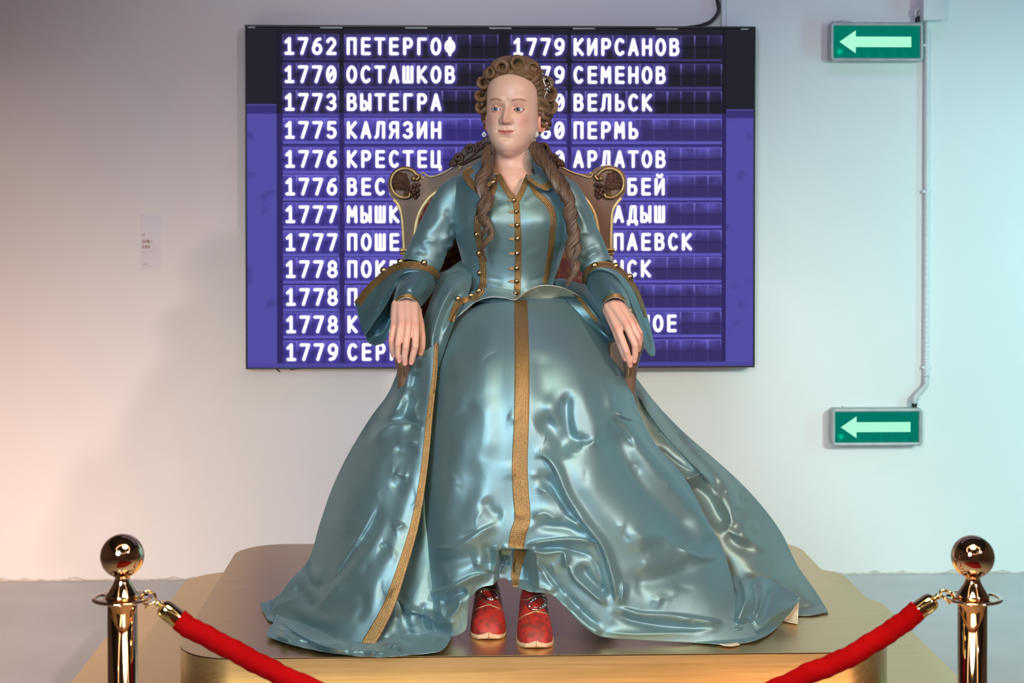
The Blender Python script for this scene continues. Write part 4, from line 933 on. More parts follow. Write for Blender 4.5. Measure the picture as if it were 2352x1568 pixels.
def fluteG(p, r, n, tw, seed, flat=.6, sides=64, fine=.16, coarse=.20, N0=None):
    p = cr1(np.array(p, float), n); r = cr1(np.array(r, float), n); t, N, B = frames(p)
    a = np.linspace(0, 2 * math.pi, sides, endpoint=False)[None]; q = np.linspace(0, 1, n)[:, None]
    A = a + tw * q; rs_ = np.random.RandomState(seed)
    f = coarse * np.cos(a * 3 + rs_.rand() * 6 + .8 * np.sin(q * 5)) * .5 + coarse * np.cos(a * 5 + rs_.rand() * 6) * .4
    for k_ in (9, 13, 17, 23): f = f + fine * np.cos(a * k_ + rs_.rand() * 6 + .6 * np.sin(q * (4 + 3 * rs_.rand()))) * .45
    rr = r[:, None] * (1 + f)
    G = p[:, None] + rr[..., None] * (np.cos(A)[..., None] * N[:, None] + flat * np.sin(A)[..., None] * B[:, None])
    return np.concatenate([np.repeat(p[:1, None], sides, 1), G, np.repeat(p[-1:, None] + t[-1] * r[-1] * .5, sides, 1)])
SEED = [0]
def lock(pts, r, n=40, fl=.42, tw=1.2, sides=64, m='hair', nm='curl', par=None, nf=8, flat=.7):
    SEED[0] += 1
    return gridobj(nm, fluteG(pts, r, n, tw, SEED[0], flat, sides), M[m], par or hair, cv=True, flip=True)
rs = np.random.RandomState(3)
# locks swept back from the hairline
for i, p0 in enumerate(np.linspace(-1.14, 1.14, 19)):
    z0 = float(np.interp(abs(p0), [0, .3, .85, 1.10, 1.22], [.0940, .0925, .078, .060, .040])); j = rs.rand()
    zs = [z0 + .001, z0 + .009, z0 + .017, z0 + .024 + .005 * j]; top = abs(p0) < .8
    if top: pts = [K(min(a, .1290), p0 * (1 - .04 * k_) + .05 * j * k_, o_) for k_, (a, o_) in enumerate(zip(zs, (-.009, .000, .004, .005)))]
    else: pts = [K(z0 + .010 * k_ * (1 - k_ * .12), p0 + math.copysign(.20 * k_, p0), o_) for k_, o_ in enumerate((-.013, .004, .012, .016, .017))]
    lock(pts, [.003, .0085 + .003 * j, .0105, .007] if top else [.006, .012, .014, .013, .008], 40, tw=.6, nm='swept_lock', flat=.5)
for s in (-1, 1):
    for i, z0 in enumerate(np.linspace(.046, -.034, 6)):
        p0 = float(phih(z0)); pts = [K(z0 - .003 * k_ + .007 * math.sin(k_ * 1.3 + i * 1.7), s * (p0 + .01 + .21 * k_), o_) for k_, o_ in enumerate((-.012, .006, .015, .019, .019, .016))]
        lock(pts, [.005, .0115, .014, .014, .012, .007], 44, tw=.8 * s, nm='swept_lock', flat=.55)
# rolled curls: strands wound round a hollow barrel facing the viewer
def roll(px, py, r, Y, turns=1.1, a0=0., s=1, yaw=0., th=.30, ln=.75, m='hair'):
    k = Y / FPX; c = P(px, py, Y); R_ = r * k; n, sd = 90, 56; SEED[0] += 1; rs_ = np.random.RandomState(SEED[0])
    q = np.linspace(0, 1, n)[:, None]; b_ = np.linspace(0, 2 * math.pi, sd, endpoint=False)[None]
    a = a0 + s * q * (turns + .25) * 2 * math.pi; rc = R_ * (1 - th / 2) * (1 - .42 * q ** 1.5); tp = np.sin(np.clip(q * 6, 0, 1) * math.pi / 2) * np.sin(np.clip((1 - q) * 6, 0.02, 1) * math.pi / 2)
    f = 1 + .10 * np.cos(b_ * 4 + rs_.rand() * 6 + np.sin(q * 6)) + sum(.05 * np.cos(b_ * k_ + rs_.rand() * 6 + .5 * np.sin(q * 7 * rs_.rand())) for k_ in (9, 14, 19, 25))
    tr, ta = R_ * th * tp * f, R_ * ln * tp * (.6 + .4 * f)
    ce, se = np.cos(b_), np.sin(b_); rad_ = rc + tr * ce; axn = ta * se + R_ * .5 * (q - .5)
    lx, ly, lz = rad_ * np.cos(a), axn, rad_ * np.sin(a)
    G = c + np.stack([lx * math.cos(yaw) - ly * math.sin(yaw), lx * math.sin(yaw) + ly * math.cos(yaw), lz], -1)
    return gridobj('curl', G, M[m], hair, cv=True, flip=True)
for a in ((1187, 146, 18, 4.625, 1.1, -1.2, 1, .1), (1155, 155, 17, 4.620, 1.1, -2.0, -1, -.3), (1219, 158, 16, 4.630, 1.05, -.6, 1, .4), (1128, 166, 14, 4.635, 1.05, 3.0, 1, -.5), (1238, 172, 13, 4.65, .8, 0, -1, .5),
          (1171, 140, 11, 4.67, 1.1, 1, -1, 0), (1205, 142, 12, 4.67, 1.1, 0, 1, 0), (1141, 148, 11, 4.66, 1.1, 2, 1, -.2),
          (1112, 192, 15, 4.665, .55, 1.3, 1, -.5), (1106, 222, 14, 4.675, .55, 1.5, 1, -.6), (1108, 248, 14, 4.685, .6, 1.7, 1, -.6), (1104, 236, 11, 4.69, .8, 2.4, -1, -.7),
          (1250, 192, 18, 4.665, .55, 1.4, -1, .5), (1257, 218, 20, 4.675, .5, 1.6, -1, .6), (1258, 246, 19, 4.68, .6, 1.2, -1, .6), (1252, 262, 13, 4.665, .8, -.5, -1, .5), (1264, 228, 13, 4.69, .9, .3, 1, .7), (1263, 200, 11, 4.69, .9, .3, 1, .7)):
    roll(*a)
# a few loose hairs
for i in range(26):
    a = rs.rand() * 3.4 - .15; cx_, cy_ = 1184 + 78 * math.cos(a), 215 - 78 * math.sin(a); b_ = a + rs.normal(0, .5); L_ = 8 + 16 * rs.rand()
    pts = [P(cx_ + L_ * q * math.cos(b_) + 5 * math.sin(q * 3 + i), cy_ - L_ * q * math.sin(b_) + 4 * math.cos(q * 3 + i), 4.69) for q in (0, .35, .7, 1)]
    gridobj('loose_hair', tubeG(np.array(pts), .00022, 4, 12), M['hair'], hair, cv=True)
def ringlet(axis, r, wob, turns, m='hair', nm='ringlet', n=150, ph=0, flat=.55):
    A = cr1(np.array([P(*q) for q in axis]), n); q = np.linspace(0, 1, n); wv = cr1(np.array(wob, float), n)
    an = ph + q * turns * 2 * math.pi
    A = A + np.stack([wv * np.cos(an), -np.abs(wv) * (.6 + .4 * np.sin(an)), 0 * q], 1)
    return lock(A, r, n, .45, turns * 4.5, 64, m, nm, flat=flat)
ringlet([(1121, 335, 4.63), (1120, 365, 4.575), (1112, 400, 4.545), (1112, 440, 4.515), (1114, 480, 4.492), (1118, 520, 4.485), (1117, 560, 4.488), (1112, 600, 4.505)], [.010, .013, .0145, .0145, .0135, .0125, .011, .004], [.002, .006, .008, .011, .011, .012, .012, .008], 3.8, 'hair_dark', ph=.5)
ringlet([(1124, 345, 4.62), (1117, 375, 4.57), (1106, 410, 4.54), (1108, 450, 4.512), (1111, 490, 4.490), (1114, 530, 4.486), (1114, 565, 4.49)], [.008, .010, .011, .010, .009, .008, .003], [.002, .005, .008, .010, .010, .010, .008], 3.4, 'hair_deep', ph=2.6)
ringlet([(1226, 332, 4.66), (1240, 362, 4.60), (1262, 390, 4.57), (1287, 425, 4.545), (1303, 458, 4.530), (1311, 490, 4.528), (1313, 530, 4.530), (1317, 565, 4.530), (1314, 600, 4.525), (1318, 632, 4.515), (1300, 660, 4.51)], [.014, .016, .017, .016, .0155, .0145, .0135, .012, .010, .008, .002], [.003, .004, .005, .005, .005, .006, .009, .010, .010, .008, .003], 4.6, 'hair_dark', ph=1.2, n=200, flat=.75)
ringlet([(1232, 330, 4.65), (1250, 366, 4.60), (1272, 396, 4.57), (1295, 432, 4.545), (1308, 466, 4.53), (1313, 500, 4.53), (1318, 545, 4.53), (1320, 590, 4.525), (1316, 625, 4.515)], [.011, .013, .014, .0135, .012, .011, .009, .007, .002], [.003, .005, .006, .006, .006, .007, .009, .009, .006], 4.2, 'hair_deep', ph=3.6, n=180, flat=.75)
# hair ornament and earrings
orn = MB()
for k_, (a, b, r_) in enumerate(((1247, 170, 2.5), (1249, 178, 3), (1251, 187, 3), (1254, 196, 4), (1257, 204, 5.5), (1262, 199, 4), (1256, 212, 4.5), (1253, 218, 3), (1259, 192, 3), (1252, 205, 3), (1262, 208, 3))):
    orn.grid(sphereG(tuple(P(a, b, 4.615)), r_ * .00085, 5, 7), cv=True)
orn.grid(tubeG([tuple(P(1243, 166, 4.62)), tuple(P(1248, 184, 4.61)), tuple(P(1255, 206, 4.61)), tuple(P(1251, 222, 4.62)), tuple(P(1258, 234, 4.625))], .0016, 8, 24), cv=True)
orn.grid(tubeG([tuple(P(1248, 184, 4.612)), tuple(P(1256, 180, 4.615)), tuple(P(1263, 186, 4.622)), tuple(P(1266, 196, 4.63))], .0014, 8, 20), cv=True)
orn.build('hair_ornament', M['silver'], man, label='sparkling silver floral hair ornament')
for px_, py_, Yq, nm in ((1232, 309, 4.655, 0), (1112, 309, 4.70, 1)):
    c = P(px_, py_, Yq); er = MB()
    er.grid(sphereG(c + np.array([0, .002, 0]), .0052, 10, 14), cv=True)
    o = er.build('earring', M['silver'], man); g_ = MB()
    for i in range(16):
        a = math.acos(1 - 2 * (i + .5) / 16); b_ = i * 2.399; dv = np.array([math.sin(a) * math.cos(b_), -abs(math.sin(a) * math.sin(b_)), math.cos(a)])
        g_.grid(sphereG(c + dv * .0060, .0020, 4, 6), cv=True)
    q_ = g_.build('gems', M['gem'], o, smooth=False); q_['kind'] = 'stuff'
    tube('hook', [tuple(P(px_ + (4 if px_ > 1200 else 0), py_ - 9, Yq)), tuple(c)], .0009, M['silver'], o, 8, 6)
# ------------------------------------------------------------------ gown
def polydist(px, py, pts):
    """signed distance (+ = right of travel, on screen) and travel fraction along a drawn fold line"""
    pts = cr1(np.array(pts, float), max(10, 5 * len(pts))); seg = np.diff(pts, axis=0); L = np.hypot(seg[:, 0], seg[:, 1]); cum = np.concatenate([[0], np.cumsum(L)])
    best = np.full(px.shape, 1e9); sg = np.zeros(px.shape); tt_ = np.zeros(px.shape)
    for (a, b), (dx, dy), l, c0 in zip(pts[:-1], seg, L, cum):
        l = max(l, 1e-6); t = np.clip(((px - a) * dx + (py - b) * dy) / l ** 2, 0, 1); ex, ey = px - a - t * dx, py - b - t * dy; d = np.hypot(ex, ey)
        m = d < best; best = np.where(m, d, best); sg = np.where(m, np.sign(dx * ey - dy * ex), sg); tt_ = np.where(m, (c0 + t * l) / cum[-1], tt_)
    return best * sg, tt_
def folds(px, py, lst):
    """sum of modelled cloth folds; each: (points, width, height, kind)"""
    o = np.zeros(px.shape)
    for f in lst:
        pts, w_, A = f[0], f[1], f[2]; kind = f[3] if len(f) > 3 else 'g'; ends = f[4] if len(f) > 4 else .25
        q = np.array(pts); m = (px > q[:, 0].min() - 4 * w_) & (px < q[:, 0].max() + 4 * w_) & (py > q[:, 1].min() - 4 * w_) & (py < q[:, 1].max() + 4 * w_)
        if not m.any(): continue
        s, t = polydist(px[m], py[m], pts)
        if kind == 'g': pr = np.exp(-(s / w_) ** 2)
        elif kind == 's': pr = np.exp(-np.sqrt((s / w_) ** 2 + .05) + .22)
        elif kind == 'l': pr = np.where(s < 0, np.exp(-(s / w_) ** 2), np.exp(-(s / (w_ * .28)) ** 2))      # gentle left, steep right
        elif kind == 'r': pr = np.where(s > 0, np.exp(-(s / w_) ** 2), np.exp(-(s / (w_ * .28)) ** 2))
        tp = np.clip(np.minimum(t, 1 - t) / ends, 0, 1) if ends > 0 else 1; tp = tp * tp * (3 - 2 * tp) if ends > 0 else 1
        o[m] += A * pr * tp
    return o
def crumple(px, py, seed, amp, scale=.012, n=18):
    r = np.random.RandomState(seed); o = np.zeros(px.shape); wx = 14 * np.sin(py * .011 + seed) + 9 * np.sin(px * .017 + seed * 2)
    for _ in range(n):
        a = r.normal(0, .6); f = scale * (.5 + 1.6 * r.rand()); k = f * ((px + wx) * math.cos(a) + (py - wx) * math.sin(a)) * 2 + r.rand() * 6.28
        o += (1 - np.abs(np.sin(k)) * 1.6) * (.4 + r.rand())
    return amp * o / n ** .5
def cloth(name, T, n, m_, material, fl=(), amp=.0015, seed=1, floor=True, scale=.012, bulge=0, flip=False, thick=.0016, lining=None, label=None, gap=.004, parent=None, post=None):
    if not isinstance(T, np.ndarray):
        k = max(len(r) for r in T); T = np.array([cr1(np.array(r, float), 33) for r in T])
    G = cr1(T, n); G = np.swapaxes(cr1(np.swapaxes(G, 0, 1), m_), 0, 1)
    px, py, Y = G[..., 0], G[..., 1], G[..., 2]
    d = folds(px, py, fl) + crumple(px, py, seed, amp, scale)
    if floor:
        yf = yfloor(px, py, PODZ + gap); lie = sm(0, .06, Y - yf)      # cloth lying on the podium rises in its folds
        Y = np.minimum(np.minimum(Y, yf) - d * (1 - lie) - lie * 3.2 * np.clip(d + .002, 0, .02), yf)
    else: Y = Y - d
    V_ = P(px, py, Y)
    if post is not None: V_ = post(V_, px, py)
    ms = [material] + ([lining] if lining else [])
    o = gridobj(name, V_, ms, parent or man, flip=flip, label=label)
    if thick:
        s_ = o.modifiers.new('thickness', 'SOLIDIFY'); s_.thickness = thick; s_.offset = -1
        if lining: s_.material_offset = 1
    return o
def creases(n, seed, box_, ang=1.3, spread=.7, L=(25, 70), w_=(5, 11), A=(.002, .005)):
    r = np.random.RandomState(seed); o = []
    for _ in range(n):
        x_, y_ = box_[0] + r.rand() * (box_[2] - box_[0]), box_[1] + r.rand() * (box_[3] - box_[1]); a_ = ang + r.normal(0, spread); l_ = L[0] + r.rand() * (L[1] - L[0]); b_ = r.normal(0, .25) * l_
        dx, dy = math.cos(a_) * l_, math.sin(a_) * l_
        o.append(([(x_, y_), (x_ + dx * .5 - dy / l_ * b_, y_ + dy * .5 + dx / l_ * b_), (x_ + dx, y_ + dy)], w_[0] + r.rand() * (w_[1] - w_[0]), (A[0] + r.rand() * (A[1] - A[0])) * (1 if r.rand() < .55 else -1), 's' if r.rand() < .6 else 'g', .4))
    return o
TA = [
 [(1062,700,4.70),(1090,692,4.64),(1125,686,4.60),(1160,683,4.58),(1188,683,4.575),(1220,680,4.58),(1260,676,4.60),(1300,676,4.64),(1338,684,4.72)],
 [(1036,735,4.66),(1075,725,4.55),(1115,716,4.48),(1155,711,4.46),(1192,710,4.45),(1230,710,4.46),(1280,712,4.50),(1325,720,4.56),(1368,735,4.66)],
 [(1014,785,4.58),(1060,772,4.44),(1110,762,4.36),(1155,757,4.34),(1196,755,4.33),(1240,757,4.34),(1300,765,4.38),(1355,780,4.44),(1408,800,4.56)],
 [(1003,840,4.50),(1050,830,4.34),(1105,822,4.26),(1155,818,4.25),(1198,816,4.24),(1250,818,4.25),(1320,826,4.27),(1385,845,4.34),(1442,865,4.48)],
 [(996,905,4.44),(1045,900,4.27),(1100,895,4.20),(1150,892,4.19),(1198,890,4.18),(1255,893,4.19),(1335,905,4.21),(1410,925,4.29),(1466,942,4.44)],
 [(984,990,4.40),(1035,985,4.24),(1095,980,4.17),(1148,977,4.16),(1197,975,4.15),(1260,980,4.16),(1350,990,4.18),(1438,1005,4.26),(1508,1022,4.42)],
 [(972,1080,4.38),(1030,1075,4.22),(1090,1070,4.15),(1145,1067,4.14),(1196,1065,4.14),(1265,1070,4.14),(1370,1080,4.16),(1478,1090,4.24),(1572,1096,4.41)],
 [(967,1170,4.36),(1022,1165,4.20),(1085,1160,4.13),(1145,1155,4.13),(1197,1150,4.13),(1275,1155,4.13),(1395,1165,4.15),(1515,1176,4.22),(1620,1184,4.39)],
 [(966,1265,4.34),(1018,1262,4.18),(1080,1255,4.12),(1135,1247,4.12),(1190,1240,4.12),(1280,1247,4.12),(1420,1255,4.14),(1550,1262,4.20),(1663,1266,4.36)],
 [(968,1360,4.30),(995,1362,4.22),(1022,1358,4.16),(1052,1345,4.13),(1085,1330,4.13),(1110,1318,4.14),(1138,1310,4.15),(1160,1306,4.15),(1187,1305,4.15),(1235,1318,4.14),(1290,1335,4.13),(1350,1360,4.12),(1420,1385,4.12),(1490,1392,4.13),(1560,1390,4.15),(1630,1385,4.18),(1694,1375,4.24)],
 [(972,1462,4.20),(1005,1466,4.17),(1036,1462,4.15),(1070,1445,4.14),(1079,1380,4.14),(1100,1352,4.14),(1128,1344,4.14),(1160,1338,4.15),(1184,1350,4.15),(1225,1360,4.14),(1272,1368,4.13),(1315,1412,4.12),(1370,1458,4.11),(1450,1468,4.11),(1560,1474,4.11),(1650,1476,4.12),(1745,1466,4.15)]]
FA = [
 ([(1432,870),(1440,940),(1480,1020),(1540,1090),(1600,1170),(1650,1250)],34,.030,'r',.1),
 ([(1395,960),(1420,1020),(1470,1110),(1540,1190),(1610,1250)],34,-.045,'g',.2),
 ([(1300,1000),(1330,1080),(1400,1180),(1500,1240),(1580,1262)],46,.022,'g',.3),
 ([(1662,1268),(1628,1278),(1590,1272),(1545,1245)],9,.016,'l',.35),
 ([(1650,1280),(1560,1320),(1470,1330),(1425,1318)],24,-.020,'g',.3),
 ([(1400,955),(1425,985),(1460,1030)],9,-.018,'s',.3),([(1412,945),(1440,960),(1470,965)],9,.014,'l',.3),
 ([(1306,890),(1300,945),(1312,1000),(1345,1014),(1368,998)],13,-.022,'g',.25),([(1325,1022),(1355,1020),(1376,1005)],9,.014,'s',.3),
 ([(1258,900),(1270,960),(1300,1020)],16,.010,'g',.3),
 ([(1225,985),(1262,975),(1290,1010),(1302,1060)],22,-.030,'g',.3),
 ([(1222,1050),(1250,1048),(1275,1075),(1302,1140),(1345,1205),(1378,1247),(1394,1285),(1410,1345),(1417,1392)],15,.028,'l',.12),
 ([(1225,1085),(1262,1110),(1290,1160),(1330,1215)],15,-.020,'g',.25),
 ([(1225,1120),(1250,1125),(1275,1150),(1300,1185),(1345,1222)],10,.016,'s',.2),
 ([(1218,1190),(1250,1178),(1272,1190),(1290,1200)],10,.014,'s',.3),([(1222,1205),(1262,1207),(1310,1214),(1350,1232)],12,-.016,'g',.3),
 ([(1205,1252),(1240,1243),(1300,1237),(1345,1240),(1376,1252)],9,.022,'r',.2),
 ([(1222,1262),(1260,1258),(1310,1262),(1370,1280)],9,-.022,'s',.25),
 ([(1210,1262),(1250,1270),(1290,1266),(1298,1278),(1302,1310)],7,.022,'s',.15),
 ([(1215,1285),(1240,1300),(1262,1335),(1290,1365)],10,.016,'s',.25),([(1232,1282),(1262,1320),(1300,1372)],9,-.018,'s',.25),
 ([(1306,1290),(1318,1325),(1350,1355),(1395,1392)],14,.020,'l',.2),([(1330,1290),(1355,1330),(1398,1372)],13,-.020,'g',.25),
 ([(1345,1265),(1372,1300),(1385,1350),(1400,1388)],10,-.014,'s',.3),
 ([(1255,1378),(1300,1392),(1345,1432),(1385,1460)],13,.018,'g',.15),
 ([(1417,1392),(1470,1408),(1540,1412),(1610,1422),(1670,1432)],13,.020,'r',.18),
 ([(1400,1405),(1460,1425),(1540,1440),(1640,1446)],10,-.016,'g',.2),
 ([(1380,1450),(1460,1456),(1560,1452),(1660,1446)],9,.014,'s',.2),
 ([(1430,1330),(1428,1370),(1420,1392)],10,.014,'l',.3),
 ([(1290,1350),(1330,1400),(1385,1448)],10,-.016,'g',.3),
 ([(980,1252),(1020,1258),(1060,1248),(1100,1222),(1150,1198)],16,.016,'r',.25),
 ([(985,1275),(1030,1288),(1075,1280),(1110,1255)],16,-.016,'g',.3),
 ([(972,1362),(1010,1356),(1050,1340),(1088,1322),(1128,1318)],11,.022,'r',.15),
 ([(1085,1300),(1105,1296),(1128,1318)],8,.012,'s',.3),
 ([(1010,1392),(1040,1372),(1075,1350)],12,-.022,'g',.2),
 ([(1000,1380),(1022,1420),(1050,1400),(1060,1360)],9,.016,'s',.2),([(985,1395),(1000,1440),(1040,1445)],12,-.016,'g',.2),([(985,1425),(1020,1432),(1055,1425)],8,.012,'s',.3),
 ([(1138,1252),(1144,1285),(1130,1318)],8,.026,'r',.12),([(1115,1240),(1122,1280),(1118,1312)],12,-.012,'g',.3),
 ([(1150,1256),(1170,1258),(1210,1264)],5,.010,'s',.2),
 ([(1175,1300),(1190,1300),(1215,1300)],30,-.018,'g',.3),([(1160,1285),(1162,1310)],10,-.018,'g',.1),
 ([(1152,1330),(1160,1310),(1166,1290)],5,.010,'s',.3),([(1215,1345),(1250,1350),(1275,1365)],8,.010,'s',.3),
 ([(1010,1180),(1030,1100),(1060,1020),(1070,960)],26,.012,'g',.3),([(1030,1210),(1080,1130),(1100,1050)],26,-.012,'g',.3),
 ([(1030,1000),(1060,950),(1100,925)],18,-.010,'g',.3),([(1060,880),(1040,940),(1015,1000)],22,.008,'g',.3),
 ([(1110,1140),(1130,1175),(1160,1185)],14,-.010,'g',.3),([(1120,900),(1128,980),(1120,1060)],30,.007,'g',.3),
 ([(1045,760),(1030,820),(1018,880)],20,.012,'g',.3),([(1100,740),(1075,800),(1060,860)],22,-.009,'g',.3),
 ([(1300,760),(1350,800),(1400,850),(1430,900)],26,-.012,'g',.3),([(1380,850),(1400,900),(1405,950)],14,.012,'g',.3),
 ([(1385,800),(1395,840),(1420,850)],10,-.010,'g',.3),([(1240,800),(1245,870),(1262,930)],26,-.010,'g',.3),
 ([(1330,860),(1350,930),(1370,990),(1385,1050)],22,.011,'g',.3),
 ([(1470,1230),(1520,1260),(1560,1300),(1580,1350)],30,-.012,'g',.3),([(1440,1200),(1480,1280),(1500,1350)],26,.010,'g',.3)]
step = lambda V_, px, py: V_ + (np.array([0, .05, 0])) * (sm(1260, 1272, py) * sm(1140, 1156, px + (py - 1262) * .10) * sm(1232, 1206, px - (py - 1262) * .1) * sm(1362, 1340, py) )[..., None]
FA += creases(46, 5, (990, 800, 1600, 1400)) + creases(26, 6, (1000, 1180, 1650, 1440), .4, .5)
skirt = cloth('skirt', TA, 420, 420, M['satin'], FA, .0011, 3, label='front panel of teal satin skirt with a central gold braid', post=step)
TB = [
 [(915,848,4.50),(930,840,4.46),(945,830,4.43),(960,818,4.42),(975,806,4.42),(990,795,4.42),(1004,785,4.42)],
 [(890,905,4.53),(912,895,4.47),(935,885,4.43),(955,878,4.42),(972,872,4.40),(986,868,4.38),(999,862,4.38)],
 [(850,960,4.58),(880,950,4.48),(905,945,4.42),(930,942,4.39),(955,942,4.37),(975,942,4.34),(992,942,4.33)],
 [(800,1042,4.60),(840,1035,4.47),(875,1030,4.38),(905,1028,4.34),(935,1028,4.32),(960,1030,4.29),(984,1032,4.28)],
 [(763,1120,4.60),(805,1115,4.45),(845,1112,4.34),(885,1112,4.30),(920,1115,4.28),(950,1118,4.26),(974,1120,4.25)],
 [(735,1200,4.60),(780,1197,4.43),(825,1196,4.32),(865,1197,4.27),(905,1200,4.24),(935,1205,4.23),(958,1212,4.22)],
 [(708,1285,4.58),(755,1285,4.42),(800,1285,4.29),(840,1288,4.22),(875,1290,4.19),(905,1292,4.18),(934,1298,4.17)],
 [(660,1340,4.50),(712,1356,4.40),(762,1368,4.28),(808,1377,4.20),(845,1382,4.15),(875,1385,4.14),(904,1390,4.13)],
 [(613,1422,4.42),(660,1440,4.32),(710,1455,4.25),(755,1467,4.18),(793,1475,4.14),(823,1480,4.12),(850,1485,4.11)]]
FB = [
 ([(905,880),(880,930),(850,985),(838,1010)],14,-.030,'g',.2),([(925,880),(905,940),(868,1000),(845,1020)],14,.022,'g',.25),
 ([(842,1018),(870,990),(910,972),(950,975),(975,985)],12,.020,'r',.2),([(860,975),(900,962),(940,962)],14,-.024,'g',.25),
 ([(945,905),(935,950),(945,975),(970,980)],12,-.024,'g',.25),([(962,912),(950,940),(965,970)],8,.016,'s',.3),
 ([(905,1015),(930,1012),(962,1015)],8,.012,'s',.3),([(900,1030),(935,1035),(965,1032)],12,-.010,'g',.3),
 ([(790,1090),(800,1150),(780,1230)],30,.014,'g',.3),([(850,1060),(830,1140),(800,1210)],30,-.010,'g',.3),
 ([(878,1150),(850,1210),(810,1270),(770,1330),(745,1345)],20,-.020,'l',.3),([(896,1165),(868,1225),(821,1290),(774,1345),(734,1400)],18,.014,'g',.3),
 ([(712,1285),(712,1320),(728,1342),(750,1340)],13,-.024,'g',.2),([(735,1300),(735,1330),(748,1342)],8,.014,'s',.3),
 ([(672,1345),(700,1370),(725,1402)],14,-.020,'g',.25),([(725,1402),(760,1360),(790,1330)],11,.014,'s',.3),
 ([(905,1082),(925,1092),(940,1096)],8,.012,'s',.3),([(930,1085),(920,1110),(900,1130)],16,-.010,'g',.3),
 ([(900,1215),(920,1208),(930,1200)],8,.010,'s',.3),([(870,1250),(885,1255),(893,1245)],8,-.010,'s',.3),
 ([(640,1375),(690,1405),(750,1425),(830,1420)],18,.014,'g',.3),([(650,1400),(710,1440),(780,1455)],14,-.014,'g',.3),
 ([(830,1350),(835,1400),(810,1430)],14,-.010,'g',.3),([(610,1400),(680,1372),(720,1350)],12,.016,'s',.3),
 ([(950,1060),(935,1150),(905,1260),(870,1340)],20,.010,'g',.25),([(955,850),(945,900)],10,-.016,'g',.3)]
FB += creases(34, 7, (700, 900, 960, 1420), 2.0, .5)
flap = cloth('coat_skirt', TB, 330, 230, M['satin'], FB, .0011, 8, label='open overskirt panel edged with gold braid, image left')
TF = [
 [(650,1370,4.52),(705,1390,4.42),(762,1400,4.36),(830,1390,4.30),(880,1330,4.30),(918,1200,4.34),(940,1100,4.38),(955,1010,4.41),(985,950,4.44)],
 [(630,1425,4.40),(690,1445,4.28),(750,1462,4.22),(820,1462,4.20),(885,1400,4.23),(930,1320,4.27),(960,1240,4.30),(985,1200,4.32),(1020,1200,4.36)],
 [(618,1442,4.36),(680,1462,4.23),(745,1478,4.17),(815,1485,4.14),(880,1460,4.16),(935,1430,4.18),(975,1400,4.20),(1010,1385,4.22),(1040,1380,4.25)],
 [(612,1460,4.3),(672,1480,4.2),(742,1495,4.2),(810,1504,4.2),(870,1508,4.2),(930,1504,4.2),(985,1499,4.2),(1018,1490,4.2),(1040,1458,4.2)]]
FF = [([(660,1440),(650,1470)],12,.012,'g'),([(720,1455),(700,1490)],14,-.010,'g'),([(780,1470),(775,1500)],16,.012,'g'),([(850,1480),(860,1506)],14,.010,'g'),([(900,1480),(915,1505)],12,-.010,'g'),([(630,1435),(700,1470),(800,1492),(900,1495)],7,.010,'s',.1),([(915,1370),(935,1400),(985,1415),(1010,1440)],12,.020,'l',.25),([(930,1360),(925,1420),(950,1480)],14,-.020,'g',.25),
 ([(640,1420),(680,1452),(740,1480),(800,1490)],10,.014,'l',.2),([(975,1380),(970,1430),(1000,1470)],10,-.018,'s',.25),([(985,1400),(1000,1450),(1025,1470)],8,.014,'s',.3),
 ([(960,1100),(955,1200),(940,1300)],10,-.014,'g',.2),([(880,1440),(900,1480),(960,1490)],14,.012,'g',.3)]
cloth('underskirt', TF, 220, 240, M['satin'], FF + creases(20, 10, (620, 1400, 1030, 1490), .5, .6), .003, 12, scale=.016, gap=.010)
cloth('underskirt', [[(598,1384,4.5),(625,1376,4.55),(655,1352,4.6),(690,1330,4.62)],[(604,1402,4.45),(635,1395,4.46),(670,1382,4.48),(705,1360,4.5)],[(614,1421,4.40),(640,1418,4.40),(675,1412,4.40),(710,1400,4.4)]], 40, 60, M['satin'], [([(610,1400),(650,1388),(690,1365)],8,-.010,'g')], .001, 4)
TC = [
 [(1405,842,4.74),(1418,846,4.72),(1430,850,4.70),(1440,853,4.70),(1453,856,4.72)],
 [(1420,930,4.62),(1445,925,4.60),(1468,922,4.60),(1488,922,4.62),(1506,925,4.68)],
 [(1440,1010,4.56),(1475,1000,4.54),(1508,995,4.55),(1540,990,4.60),(1566,988,4.68)],
 [(1480,1085,4.53),(1525,1075,4.50),(1570,1066,4.50),(1610,1058,4.56),(1643,1055,4.66)],
 [(1510,1155,4.52),(1565,1142,4.48),(1615,1130,4.48),(1662,1118,4.54),(1701,1108,4.65)],
 [(1540,1230,4.50),(1600,1215,4.46),(1658,1198,4.45),(1710,1180,4.52),(1753,1165,4.64)],
 [(1570,1300,4.48),(1635,1285,4.44),(1698,1265,4.42),(1752,1245,4.50),(1796,1225,4.63)],
 [(1590,1355,4.46),(1655,1345,4.42),(1725,1330,4.40),(1785,1312,4.47),(1832,1298,4.62)],
 [(1610,1385,4.44),(1680,1382,4.41),(1755,1375,4.41),(1820,1366,4.46),(1872,1355,4.56)],
 [(1620,1405,4.42),(1700,1405,4.42),(1785,1408,4.41),(1850,1413,4.41),(1903,1405,4.44)]]
